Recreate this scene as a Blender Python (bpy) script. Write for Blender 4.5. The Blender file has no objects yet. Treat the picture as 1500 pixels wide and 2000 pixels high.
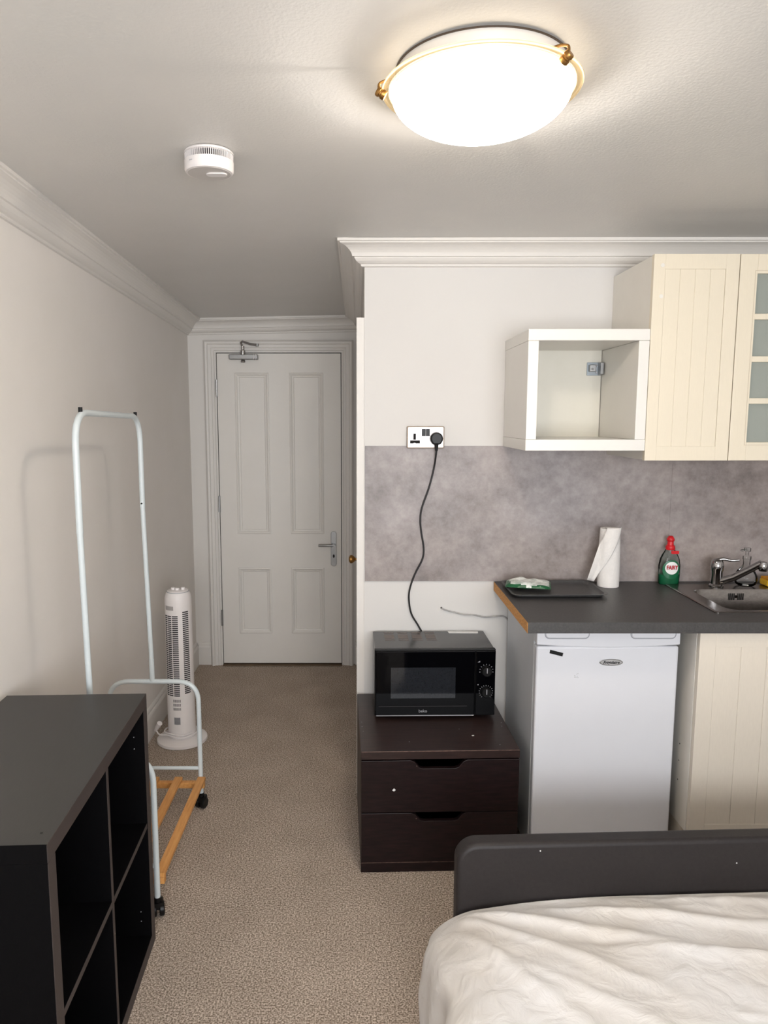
import bpy, bmesh, math, random
from mathutils import Vector, Matrix, noise
random.seed(7)
PI = math.pi
sc = bpy.context.scene
C = sc.collection

def lin(c, a=1.0):
    o = []
    for v in c:
        v = v / 255.0
        o.append(v / 12.92 if v <= 0.04045 else ((v + 0.055) / 1.055) ** 2.4)
    return (o[0], o[1], o[2], a)

# ------------------------------------------------------------------ camera
PITCH = math.radians(7.37)
cam_d = bpy.data.cameras.new('camera')
cam = bpy.data.objects.new('camera', cam_d); C.objects.link(cam)
cam.location = (0, 0, 1.56)
cam.rotation_euler = (PI / 2 - PITCH, 0, 0)
cam_d.lens = 36 * 1430 / 2000.0
cam_d.sensor_width = 36
cam_d.shift_x = 0.025
cam_d.clip_start = 0.02
sc.camera = cam

# ------------------------------------------------------------------ light
sc.view_settings.view_transform = 'Standard'
sc.view_settings.look = 'None'
sc.view_settings.gamma = 1
sc.view_settings.exposure = 0.57
world = bpy.data.worlds.new('world'); sc.world = world
world.use_nodes = True
world.node_tree.nodes['Background'].inputs[0].default_value = (0.75, 0.85, 1.0, 1)
world.node_tree.nodes['Background'].inputs[1].default_value = 1.0

WIN = (-0.45, 1.55, 0.75, 2.0)          # window opening in the wall behind the camera: x0,x1,z0,z1
def area(name, loc, rot, sx, sy, power, col):
    l = bpy.data.lights.new(name, 'AREA'); l.shape = 'RECTANGLE'
    l.size = sx; l.size_y = sy; l.energy = power; l.color = col
    o = bpy.data.objects.new(name, l); C.objects.link(o)
    o.location = loc; o.rotation_euler = rot
    return o
area('window_daylight', (0.55, -1.62, 1.38), (math.radians(90), 0, 0), 1.9, 1.2, 66, (0.96, 0.975, 1.0))
LAMP = (0.248, 1.580)
DOME_EMIT = 1.3
BULB_W = 17.0
BULB_COL = (1.0, 0.94, 0.87)

# ------------------------------------------------------------------ materials
MATS = {}
def mat(name, col, rough=0.5, metal=0.0, noise_scale=None, col2=None, bump=0.0, bump_scale=None,
        stretch=(1, 1, 1), emit=None, estr=0, spec=0.5, coat=0, alpha=1, trans=0, detail=4, lo=0.3, hi=0.7,
        sheen=0, bdist=0.002):
    if name in MATS: return MATS[name]
    m = bpy.data.materials.new(name); m.use_nodes = True
    nt = m.node_tree; b = nt.nodes['Principled BSDF']
    b.inputs['Base Color'].default_value = lin(col)
    b.inputs['Roughness'].default_value = rough
    b.inputs['Metallic'].default_value = metal
    b.inputs['Specular IOR Level'].default_value = spec
    b.inputs['Coat Weight'].default_value = coat
    b.inputs['Transmission Weight'].default_value = trans
    b.inputs['Sheen Weight'].default_value = sheen
    tc = nt.nodes.new('ShaderNodeTexCoord')
    mp = nt.nodes.new('ShaderNodeMapping'); mp.inputs['Scale'].default_value = stretch
    nt.links.new(tc.outputs['Object'], mp.inputs['Vector'])
    if noise_scale:
        n = nt.nodes.new('ShaderNodeTexNoise'); n.inputs['Scale'].default_value = noise_scale
        n.inputs['Detail'].default_value = detail; n.inputs['Roughness'].default_value = 0.6
        nt.links.new(mp.outputs[0], n.inputs['Vector'])
        r = nt.nodes.new('ShaderNodeValToRGB')
        r.color_ramp.elements[0].position = lo; r.color_ramp.elements[1].position = hi
        r.color_ramp.elements[0].color = lin(col); r.color_ramp.elements[1].color = lin(col2 or col)
        nt.links.new(n.outputs['Fac'], r.inputs[0]); nt.links.new(r.outputs[0], b.inputs['Base Color'])
    if bump:
        n2 = nt.nodes.new('ShaderNodeTexNoise'); n2.inputs['Scale'].default_value = bump_scale or noise_scale or 50
        n2.inputs['Detail'].default_value = 3
        nt.links.new(mp.outputs[0], n2.inputs['Vector'])
        bp = nt.nodes.new('ShaderNodeBump'); bp.inputs['Strength'].default_value = bump
        bp.inputs['Distance'].default_value = bdist
        nt.links.new(n2.outputs['Fac'], bp.inputs['Height']); nt.links.new(bp.outputs[0], b.inputs['Normal'])
    if emit:
        b.inputs['Emission Color'].default_value = lin(emit); b.inputs['Emission Strength'].default_value = estr
    MATS[name] = m
    return m

M_wall = mat('wall_paint', (219, 217, 214), 0.75, noise_scale=1.5, col2=(216, 213, 210), bump=0.12, bump_scale=60)  # tone darkened to offset the strong light on the kitchen wall
M_lwall = mat('wall_paint_lightened', (239, 234, 229), 0.8, noise_scale=2.5, col2=(235, 230, 224), bump=0.2, bump_scale=45)  # same paint as the kitchen wall, lightened in place of missing fill light
M_ceil = mat('ceiling_paint', (215, 212, 208), 0.42, bump=0.35, bump_scale=140, noise_scale=3, col2=(210, 208, 204), spec=0.35)
M_trim = mat('trim_paint', (226, 222, 217), 0.5, bump=0.06, bump_scale=40)
M_door = mat('door_paint', (232, 228, 222), 0.45, bump=0.1, bump_scale=35, noise_scale=6, col2=(229, 225, 219))
M_dark = mat('painted_gap_shade', (40, 36, 32), 0.9, bump=0.05, bump_scale=40)
M_cab = mat('cream_laminate', (224, 214, 194), 0.4, noise_scale=40, stretch=(8, 8, 1), col2=(221, 211, 191), bump=0.04, bump_scale=80)
M_cab2 = mat('cream_laminate_base', (220, 211, 197), 0.4, noise_scale=40, stretch=(8, 8, 1), col2=(216, 207, 193), bump=0.04, bump_scale=80)
M_carc = mat('white_carcass', (226, 222, 214), 0.45, noise_scale=10, col2=(222, 218, 210))
M_box = mat('white_foil', (226, 223, 217), 0.35, noise_scale=8, col2=(223, 220, 214))
M_boxin = mat('white_foil_inside', (222, 218, 206), 0.4, noise_scale=8, col2=(217, 213, 200))
M_work = mat('charcoal_worktop', (56, 55, 55), 0.42, noise_scale=160, col2=(72, 70, 69), bump=0.25, bump_scale=220, spec=0.5, lo=.35, hi=.75)
M_chip = mat('chipboard', (172, 118, 62), 0.85, noise_scale=180, col2=(226, 172, 108), bump=0.5, bump_scale=200)
M_steel = mat('brushed_steel', (128, 123, 120), 0.25, 1.0, noise_scale=60, col2=(150, 145, 141), stretch=(1, 14, 1), bump=0.05, bump_scale=200)
M_chrome = mat('chrome', (170, 168, 168), 0.08, 1.0, noise_scale=5, col2=(165, 163, 163))
M_satin = mat('satin_grey_metal', (146, 146, 146), 0.35, 0.9, noise_scale=20, col2=(156, 156, 155))
M_brass = mat('aged_brass', (142, 104, 56), 0.35, 1.0, noise_scale=40, col2=(164, 124, 72))
M_black = mat('black_plastic', (8, 8, 9), 0.4, noise_scale=20, col2=(11, 11, 12), spec=0.3)
M_blackg = mat('black_glass', (5, 5, 7), 0.05, noise_scale=6, col2=(6, 6, 8), spec=0.16)
M_mwtop = mat('black_painted_metal', (24, 23, 23), 0.22, noise_scale=30, col2=(30, 29, 28), bump=0.02, bump_scale=90, spec=0.6)
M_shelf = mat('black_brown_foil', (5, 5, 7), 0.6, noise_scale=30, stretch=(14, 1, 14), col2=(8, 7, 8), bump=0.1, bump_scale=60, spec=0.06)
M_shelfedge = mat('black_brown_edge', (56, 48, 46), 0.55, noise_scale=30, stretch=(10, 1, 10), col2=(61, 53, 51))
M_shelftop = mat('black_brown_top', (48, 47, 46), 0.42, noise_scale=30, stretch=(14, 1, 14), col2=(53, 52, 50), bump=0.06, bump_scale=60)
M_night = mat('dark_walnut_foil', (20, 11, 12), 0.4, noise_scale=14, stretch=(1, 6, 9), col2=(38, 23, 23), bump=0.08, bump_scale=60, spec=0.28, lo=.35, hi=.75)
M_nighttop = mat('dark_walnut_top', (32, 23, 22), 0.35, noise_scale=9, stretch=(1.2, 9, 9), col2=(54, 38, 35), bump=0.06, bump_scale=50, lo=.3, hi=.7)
M_nightedge = mat('worn_edge', (122, 96, 84), 0.5, noise_scale=60, col2=(70, 50, 46))
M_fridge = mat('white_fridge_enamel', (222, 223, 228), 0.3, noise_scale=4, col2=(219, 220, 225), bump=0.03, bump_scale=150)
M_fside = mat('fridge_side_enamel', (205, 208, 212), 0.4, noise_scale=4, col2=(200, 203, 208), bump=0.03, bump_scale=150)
M_grey = mat('grey_plastic', (150, 152, 160), 0.5, noise_scale=20, col2=(156, 158, 165))
M_rack = mat('white_powder_coat', (214, 222, 224), 0.32, noise_scale=15, col2=(210, 218, 220))
M_pine = mat('orange_pine', (196, 134, 68), 0.5, noise_scale=12, stretch=(12, 1, 12), col2=(222, 164, 98), bump=0.08, bump_scale=50)
M_white = mat('white_plastic', (228, 224, 223), 0.35, noise_scale=10, col2=(233, 227, 225))
M_fan = mat('fan_white_plastic', (243, 237, 235), 0.35, noise_scale=10, col2=(240, 234, 232))
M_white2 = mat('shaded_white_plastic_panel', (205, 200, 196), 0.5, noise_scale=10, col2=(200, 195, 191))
M_slot = mat('dark_slot', (52, 48, 50), 0.7, noise_scale=20, col2=(60, 56, 58))
M_leath = mat('charcoal_leatherette', (38, 34, 35), 0.5, noise_scale=90, col2=(44, 40, 40), bump=0.12, bump_scale=260, spec=0.35)
M_paper = mat('kitchen_paper', (236, 232, 228), 0.9, bump=0.7, bump_scale=160, noise_scale=30, col2=(230, 226, 222))
M_red = mat('red_plastic', (206, 24, 34), 0.35, noise_scale=20, col2=(196, 20, 30))
M_green = mat('green_label', (12, 92, 58), 0.35, noise_scale=30, col2=(16, 104, 66))
M_ink = mat('white_ink', (238, 238, 236), 0.6, noise_scale=30, col2=(232, 232, 230))
M_redink = mat('red_ink', (186, 20, 36), 0.6, noise_scale=30, col2=(178, 18, 34))
M_greyink = mat('grey_ink', (160, 160, 164), 0.6, noise_scale=30, col2=(150, 150, 154))
M_tray = mat('dark_tray', (66, 65, 66), 0.45, noise_scale=60, col2=(74, 73, 73), bump=0.1, bump_scale=200)
M_yellow = mat('yellow_sponge', (226, 180, 40), 0.95, noise_scale=120, col2=(200, 150, 26), bump=0.6, bump_scale=220)
M_thresh = mat('brown_threshold', (92, 74, 54), 0.6, noise_scale=30, col2=(108, 88, 66))
M_cable = mat('black_cable_rubber', (18, 17, 18), 0.45, noise_scale=20, col2=(22, 21, 22))
M_gcable = mat('grey_cable_sheath', (178, 176, 174), 0.5, noise_scale=60, col2=(150, 148, 146))
M_hole = mat('black_hole', (22, 20, 20), 0.9, noise_scale=20, col2=(26, 24, 24))

def glass_mat(name, col, rough=0.0, ior=1.45, mix=None):
    m = bpy.data.materials.new(name); m.use_nodes = True
    nt = m.node_tree; nt.nodes.clear()
    out = nt.nodes.new('ShaderNodeOutputMaterial')
    tr = nt.nodes.new('ShaderNodeBsdfTransparent'); tr.inputs[0].default_value = lin(col)
    gl = nt.nodes.new('ShaderNodeBsdfGlossy'); gl.inputs['Roughness'].default_value = rough
    fr = nt.nodes.new('ShaderNodeFresnel'); fr.inputs[0].default_value = ior
    mx = nt.nodes.new('ShaderNodeMixShader')
    nt.links.new(fr.outputs[0], mx.inputs[0]); nt.links.new(tr.outputs[0], mx.inputs[1]); nt.links.new(gl.outputs[0], mx.inputs[2])
    nt.links.new(mx.outputs[0], out.inputs[0])
    return m
M_glass = glass_mat('clear_glass', (246, 248, 248), 0.02, 1.22)
M_pane = glass_mat('cabinet_pane', (226, 232, 228), 0.05)
_nt = M_pane.node_tree; _out = [n for n in _nt.nodes if n.type == 'OUTPUT_MATERIAL'][0]; _src = _out.inputs[0].links[0].from_socket
_df = _nt.nodes.new('ShaderNodeBsdfDiffuse'); _df.inputs[0].default_value = lin((200, 204, 196))
_mm = _nt.nodes.new('ShaderNodeMixShader'); _mm.inputs[0].default_value = 0.42
_nt.links.new(_src, _mm.inputs[1]); _nt.links.new(_df.outputs[0], _mm.inputs[2]); _nt.links.new(_mm.outputs[0], _out.inputs[0])
M_bottle = glass_mat('clear_bottle_plastic', (240, 245, 243), 0.05, 1.25)

# frosted lamp bowl: glowing, lets part of the bulb's light straight through
M_dome = bpy.data.materials.new('frosted_lamp_glass'); M_dome.use_nodes = True
nt = M_dome.node_tree; nt.nodes.clear()
_o = nt.nodes.new('ShaderNodeOutputMaterial')
_t = nt.nodes.new('ShaderNodeBsdfTransparent'); _t.inputs[0].default_value = (0.80, 0.77, 0.72, 1)
_l = nt.nodes.new('ShaderNodeBsdfTranslucent'); _l.inputs[0].default_value = (0.9, 0.86, 0.78, 1)
_m = nt.nodes.new('ShaderNodeMixShader'); _m.inputs[0].default_value = 0.6
_e = nt.nodes.new('ShaderNodeEmission'); _e.inputs[0].default_value = lin((255, 238, 212)); _e.inputs[1].default_value = DOME_EMIT
_a = nt.nodes.new('ShaderNodeAddShader')
nt.links.new(_t.outputs[0], _m.inputs[1]); nt.links.new(_l.outputs[0], _m.inputs[2])
nt.links.new(_m.outputs[0], _a.inputs[0]); nt.links.new(_e.outputs[0], _a.inputs[1]); nt.links.new(_a.outputs[0], _o.inputs[0])
M_rimglass = bpy.data.materials.new('lamp_rim_glass'); M_rimglass.use_nodes = True
nt = M_rimglass.node_tree; nt.nodes.clear()
_o = nt.nodes.new('ShaderNodeOutputMaterial')
_t = nt.nodes.new('ShaderNodeBsdfTransparent'); _t.inputs[0].default_value = (0.9, 0.84, 0.72, 1)
_l = nt.nodes.new('ShaderNodeBsdfTranslucent'); _l.inputs[0].default_value = (0.35, 0.30, 0.22, 1)
_g = nt.nodes.new('ShaderNodeBsdfGlossy'); _g.inputs['Roughness'].default_value = 0.1
_m = nt.nodes.new('ShaderNodeMixShader'); _m.inputs[0].default_value = 0.45
_m2 = nt.nodes.new('ShaderNodeMixShader'); _m2.inputs[0].default_value = 0.06
_e = nt.nodes.new('ShaderNodeEmission'); _e.inputs[0].default_value = lin((255, 222, 160)); _e.inputs[1].default_value = 0.12
_a = nt.nodes.new('ShaderNodeAddShader')
nt.links.new(_t.outputs[0], _m.inputs[1]); nt.links.new(_l.outputs[0], _m.inputs[2])
nt.links.new(_m.outputs[0], _m2.inputs[1]); nt.links.new(_g.outputs[0], _m2.inputs[2])
nt.links.new(_m2.outputs[0], _a.inputs[0]); nt.links.new(_e.outputs[0], _a.inputs[1]); nt.links.new(_a.outputs[0], _o.inputs[0])

def carpet_mat():
    m = bpy.data.materials.new('beige_carpet'); m.use_nodes = True
    nt = m.node_tree; b = nt.nodes['Principled BSDF']; b.inputs['Roughness'].default_value = 1.0
    b.inputs['Specular IOR Level'].default_value = 0.05
    tc = nt.nodes.new('ShaderNodeTexCoord')
    n1 = nt.nodes.new('ShaderNodeTexNoise'); n1.inputs['Scale'].default_value = 200; n1.inputs['Detail'].default_value = 4; n1.inputs['Roughness'].default_value = .65
    n2 = nt.nodes.new('ShaderNodeTexNoise'); n2.inputs['Scale'].default_value = 5; n2.inputs['Detail'].default_value = 5
    for n in (n1, n2): nt.links.new(tc.outputs['Object'], n.inputs['Vector'])
    r1 = nt.nodes.new('ShaderNodeValToRGB')
    r1.color_ramp.elements[0].position = .38; r1.color_ramp.elements[1].position = .62
    r1.color_ramp.elements[0].color = lin((114, 100, 88)); r1.color_ramp.elements[1].color = lin((226, 212, 198))
    e = r1.color_ramp.elements.new(.5); e.color = lin((174, 159, 145))
    r2 = nt.nodes.new('ShaderNodeValToRGB')
    r2.color_ramp.elements[0].position = .3; r2.color_ramp.elements[1].position = .7
    r2.color_ramp.elements[0].color = (.86, .85, .84, 1); r2.color_ramp.elements[1].color = (1, 1, 1, 1)
    mx = nt.nodes.new('ShaderNodeMix'); mx.data_type = 'RGBA'; mx.blend_type = 'MULTIPLY'; mx.inputs['Factor'].default_value = 1
    nt.links.new(n1.outputs['Fac'], r1.inputs[0]); nt.links.new(n2.outputs['Fac'], r2.inputs[0])
    nt.links.new(r1.outputs[0], mx.inputs['A']); nt.links.new(r2.outputs[0], mx.inputs['B'])
    nt.links.new(mx.outputs['Result'], b.inputs['Base Color'])
    bp = nt.nodes.new('ShaderNodeBump'); bp.inputs['Strength'].default_value = 0.35; bp.inputs['Distance'].default_value = 0.003
    nt.links.new(n1.outputs['Fac'], bp.inputs['Height']); nt.links.new(bp.outputs[0], b.inputs['Normal'])
    return m
M_carpet = carpet_mat()

def concrete_mat():
    m = bpy.data.materials.new('grey_stone_panel'); m.use_nodes = True
    nt = m.node_tree; b = nt.nodes['Principled BSDF']; b.inputs['Roughness'].default_value = 0.45
    tc = nt.nodes.new('ShaderNodeTexCoord')
    n1 = nt.nodes.new('ShaderNodeTexNoise'); n1.inputs['Scale'].default_value = 5.5; n1.inputs['Detail'].default_value = 12; n1.inputs['Roughness'].default_value = .74
    n2 = nt.nodes.new('ShaderNodeTexNoise'); n2.inputs['Scale'].default_value = 38; n2.inputs['Detail'].default_value = 6
    n3 = nt.nodes.new('ShaderNodeTexNoise'); n3.inputs['Scale'].default_value = 1.6; n3.inputs['Detail'].default_value = 3
    for n in (n1, n2, n3): nt.links.new(tc.outputs['Object'], n.inputs['Vector'])
    r1 = nt.nodes.new('ShaderNodeValToRGB')
    r1.color_ramp.elements[0].position = .3; r1.color_ramp.elements[1].position = .68
    r1.color_ramp.elements[0].color = lin((120, 113, 111)); r1.color_ramp.elements[1].color = lin((176, 168, 164))
    e = r1.color_ramp.elements.new(.48); e.color = lin((152, 144, 141))
    r2 = nt.nodes.new('ShaderNodeValToRGB')
    r2.color_ramp.elements[0].position = .3; r2.color_ramp.elements[1].position = .6
    r2.color_ramp.elements[0].color = (.82, .8, .8, 1); r2.color_ramp.elements[1].color = (1, 1, 1, 1)
    mx = nt.nodes.new('ShaderNodeMix'); mx.data_type = 'RGBA'; mx.blend_type = 'MULTIPLY'; mx.inputs['Factor'].default_value = .8
    nt.links.new(n1.outputs['Fac'], r1.inputs[0]); nt.links.new(n2.outputs['Fac'], r2.inputs[0])
    nt.links.new(r1.outputs[0], mx.inputs['A']); nt.links.new(r2.outputs[0], mx.inputs['B'])
    r3 = nt.nodes.new('ShaderNodeValToRGB')
    r3.color_ramp.elements[0].position = .35; r3.color_ramp.elements[1].position = .65
    r3.color_ramp.elements[0].color = (1, .955, .93, 1); r3.color_ramp.elements[1].color = (.95, .96, 1, 1)
    nt.links.new(n3.outputs['Fac'], r3.inputs[0])
    my = nt.nodes.new('ShaderNodeMix'); my.data_type = 'RGBA'; my.blend_type = 'MULTIPLY'; my.inputs['Factor'].default_value = 1
    nt.links.new(mx.outputs['Result'], my.inputs['A']); nt.links.new(r3.outputs[0], my.inputs['B'])
    nt.links.new(my.outputs['Result'], b.inputs['Base Color'])
    return m
M_conc = concrete_mat()

def sheet_mat():
    m = bpy.data.materials.new('white_cotton_sheet'); m.use_nodes = True
    nt = m.node_tree; b = nt.nodes['Principled BSDF']; b.inputs['Roughness'].default_value = 0.95
    b.inputs['Specular IOR Level'].default_value = 0.1
    tc = nt.nodes.new('ShaderNodeTexCoord')
    n1 = nt.nodes.new('ShaderNodeTexNoise'); n1.inputs['Scale'].default_value = 3.5; n1.inputs['Detail'].default_value = 3
    r1 = nt.nodes.new('ShaderNodeValToRGB')
    r1.color_ramp.elements[0].position = .25; r1.color_ramp.elements[1].position = .6
    r1.color_ramp.elements[0].color = lin((226, 220, 213)); r1.color_ramp.elements[1].color = lin((233, 231, 230))
    # a faint yellow stain near the foot of the bed
    vm = nt.nodes.new('ShaderNodeVectorMath'); vm.operation = 'DISTANCE'; vm.inputs[1].default_value = (0.22, -0.28, 0.33)
    rs = nt.nodes.new('ShaderNodeMapRange'); rs.inputs['From Min'].default_value = 0.035; rs.inputs['From Max'].default_value = 0.0
    rs.inputs['To Max'].default_value = 0.5
    mx = nt.nodes.new('ShaderNodeMix'); mx.data_type = 'RGBA'; mx.inputs['B'].default_value = lin((214, 196, 160))
    n2 = nt.nodes.new('ShaderNodeTexNoise'); n2.inputs['Scale'].default_value = 17; n2.inputs['Detail'].default_value = 5
    n2.inputs['Distortion'].default_value = .8
    n3 = nt.nodes.new('ShaderNodeTexNoise'); n3.inputs['Scale'].default_value = 420
    for n in (n1, n2, n3): nt.links.new(tc.outputs['Object'], n.inputs['Vector'])
    nt.links.new(tc.outputs['Object'], vm.inputs[0]); nt.links.new(vm.outputs['Value'], rs.inputs['Value'])
    nt.links.new(n1.outputs['Fac'], r1.inputs[0]); nt.links.new(r1.outputs[0], mx.inputs['A']); nt.links.new(rs.outputs[0], mx.inputs['Factor'])
    nt.links.new(mx.outputs['Result'], b.inputs['Base Color'])
    bp = nt.nodes.new('ShaderNodeBump'); bp.inputs['Strength'].default_value = 0.55; bp.inputs['Distance'].default_value = 0.012
    bp2 = nt.nodes.new('ShaderNodeBump'); bp2.inputs['Strength'].default_value = 0.2; bp2.inputs['Distance'].default_value = 0.001
    nt.links.new(n2.outputs['Fac'], bp.inputs['Height']); nt.links.new(n3.outputs['Fac'], bp2.inputs['Height'])
    nt.links.new(bp.outputs[0], bp2.inputs['Normal']); nt.links.new(bp2.outputs[0], b.inputs['Normal'])
    return m
M_sheet = sheet_mat()

# ------------------------------------------------------------------ mesh helpers
def B(): return bmesh.new()
def box(bm, x0, x1, y0, y1, z0, z1):
    v = [bm.verts.new(p) for p in ((x0,y0,z0),(x1,y0,z0),(x1,y1,z0),(x0,y1,z0),(x0,y0,z1),(x1,y0,z1),(x1,y1,z1),(x0,y1,z1))]
    for f in ((3,2,1,0),(4,5,6,7),(0,1,5,4),(1,2,6,5),(2,3,7,6),(3,0,4,7)):
        bm.faces.new([v[i] for i in f])
    return bm
def loft(bm, loops, cap0=True, cap1=True, closed=True):
    vs = [[bm.verts.new(p) for p in L] for L in loops]
    n = len(loops[0])
    for a, b in zip(vs, vs[1:]):
        for i in range(n if closed else n - 1):
            j = (i + 1) % n
            bm.faces.new((a[i], a[j], b[j], b[i]))
    if cap0: bm.faces.new(list(reversed(vs[0])))
    if cap1: bm.faces.new(vs[-1])
    return vs
def lathe(bm, prof, c=(0, 0, 0), n=48, cap0=True, cap1=True, axis='z'):
    loops = []
    for r, h in prof:
        L = []
        for i in range(n):
            a = 2 * PI * i / n
            p = (r * math.cos(a), r * math.sin(a), h)
            if axis == 'y': p = (p[0], -p[2], p[1])
            if axis == 'x': p = (p[2], p[0], p[1])
            L.append((c[0] + p[0], c[1] + p[1], c[2] + p[2]))
        loops.append(L)
    loft(bm, loops, cap0, cap1)
    return bm
def smooth_path(pts, k=8):
    pts = [Vector(p) for p in pts]; out = []
    P = [pts[0] * 2 - pts[1]] + pts + [pts[-1] * 2 - pts[-2]]
    for i in range(1, len(P) - 2):
        for j in range(k):
            t = j / k
            out.append(0.5 * ((2 * P[i]) + (-P[i-1] + P[i+1]) * t + (2*P[i-1] - 5*P[i] + 4*P[i+1] - P[i+2]) * t*t + (-P[i-1] + 3*P[i] - 3*P[i+1] + P[i+2]) * t**3))
    out.append(pts[-1]); return out
def fillet(pts, r, k=8):
    pts = [Vector(p) for p in pts]; out = [pts[0]]
    for i in range(1, len(pts) - 1):
        a = (pts[i-1] - pts[i]); b = (pts[i+1] - pts[i])
        rr = min(r, a.length * .49, b.length * .49)
        p0 = pts[i] + a.normalized() * rr; p1 = pts[i] + b.normalized() * rr
        for j in range(k + 1):
            t = j / k
            out.append(p0 * (1-t)**2 + pts[i] * 2*t*(1-t) + p1 * t*t)
    out.append(pts[-1]); return out
def tube(bm, pts, r, n=14, cap=True):
    pts = [Vector(p) for p in pts]
    t = (pts[1] - pts[0]).normalized()
    u = t.orthogonal().normalized()
    loops = []
    for i, p in enumerate(pts):
        if i == 0: d = pts[1] - pts[0]
        elif i == len(pts) - 1: d = pts[-1] - pts[-2]
        else: d = (pts[i+1] - pts[i]).normalized() + (pts[i] - pts[i-1]).normalized()
        d.normalize()
        u = (u - d * u.dot(d)).normalized(); w = d.cross(u)
        rr = r(i / (len(pts) - 1)) if callable(r) else r
        loops.append([p + (u * math.cos(2*PI*k/n) + w * math.sin(2*PI*k/n)) * rr for k in range(n)])
    loft(bm, loops, cap, cap); return bm
def prism(bm, poly, a0, a1, axis='y'):
    """poly of (u,v): axis y -> (x,z), axis x -> (y,z), axis z -> (x,y)"""
    def P(u, v, w):
        return {'y': (u, w, v), 'x': (w, u, v), 'z': (u, v, w)}[axis]
    loft(bm, [[P(u, v, a0) for u, v in poly], [P(u, v, a1) for u, v in poly]])
    return bm
def rrect(x0, x1, y0, y1, r, k=6):
    out = []
    for cx, cy, a in ((x1-r, y1-r, 0), (x0+r, y1-r, 90), (x0+r, y0+r, 180), (x1-r, y0+r, 270)):
        for j in range(k + 1):
            t = math.radians(a + 90 * j / k)
            out.append((cx + r * math.cos(t), cy + r * math.sin(t)))
    return out
def ellipse(cx, cy, rx, ry, n=32): return [(cx + rx*math.cos(2*PI*i/n), cy + ry*math.sin(2*PI*i/n)) for i in range(n)]

WM = {}
def obj(name, bm, m, parent=None, bev=0, smooth=False, seg=2, local=False, kind=None):
    if parent is not None and not local:
        bmesh.ops.transform(bm, matrix=WM[parent].inverted(), verts=bm.verts)
    bmesh.ops.recalc_face_normals(bm, faces=bm.faces)
    me = bpy.data.meshes.new(name); bm.to_mesh(me); bm.free()
    o = bpy.data.objects.new(name, me); C.objects.link(o)
    if isinstance(m, (list, tuple)):
        for x in m: me.materials.append(x)
    else: me.materials.append(m)
    WM[o] = WM[parent] if parent is not None else Matrix.Identity(4)
    if parent is not None: o.parent = parent
    if bev:
        b = o.modifiers.new('bevel', 'BEVEL'); b.width = bev; b.segments = seg; b.limit_method = 'ANGLE'; b.angle_limit = math.radians(40)
        b.harden_normals = False
    if smooth:
        for p in me.polygons: p.use_smooth = True
        try:
            me.set_sharp_from_angle(angle=math.radians(38))
        except Exception: pass
    if kind: o['kind'] = kind
    return o
def thing(name, label, cat, loc=(0, 0, 0), rz=0, group=None):
    o = bpy.data.objects.new(name, None); C.objects.link(o); o.empty_display_size = .05
    o.location = loc; o.rotation_euler = (0, 0, rz)
    WM[o] = Matrix.Translation(loc) @ Matrix.Rotation(rz, 4, 'Z')
    o['label'] = label; o['category'] = cat
    if group: o['group'] = group
    return o
def tag(o, label, cat, group=None):
    o['label'] = label; o['category'] = cat
    if group: o['group'] = group
    return o
def single(name, bm, m, label, cat, loc, **k):
    """one-mesh thing whose origin sits at loc; bm in world coordinates"""
    bmesh.ops.translate(bm, vec=-Vector(loc), verts=bm.verts)
    o = obj(name, bm, m, None, **k); o.location = loc; WM[o] = Matrix.Translation(loc)
    return tag(o, label, cat)
def struct(name, bm, m, parent=None, label=None, **k):
    o = obj(name, bm, m, parent, **k)
    if parent is None: o['kind'] = 'structure'
    if label: o['label'] = label
    return o
def textbm(s, size, mtx, ext=0.0003, align='CENTER', shear=0, bold=0):
    cu = bpy.data.curves.new('t', 'FONT'); cu.body = s; cu.size = size; cu.extrude = ext; cu.align_x = align
    cu.align_y = 'CENTER'; cu.shear = shear; cu.offset = bold; cu.resolution_u = 3
    o = bpy.data.objects.new('t', cu); C.objects.link(o)
    dg = bpy.context.evaluated_depsgraph_get()
    me = bpy.data.meshes.new_from_object(o.evaluated_get(dg))
    bm = bmesh.new(); bm.from_mesh(me); bmesh.ops.transform(bm, matrix=mtx, verts=bm.verts)
    C.objects.unlink(o); bpy.data.objects.remove(o); bpy.data.curves.remove(cu); bpy.data.meshes.remove(me)
    return bm
def facing_cam(loc, scale=(1, 1, 1)):   # text plane standing in XZ, read from -Y
    return Matrix.Translation(loc) @ Matrix.Rotation(PI/2, 4, 'X') @ Matrix.Diagonal((*scale, 1))

# ------------------------------------------------------------------ room shell
XL, YB, XS, YK, XR, Y0 = -1.03, 4.51, 0.023, 2.883, 2.75, -1.7
def zc(x, y): return 2.213 - 0.034 * (y - 2.78) + 0.02 * min(0, x)

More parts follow.
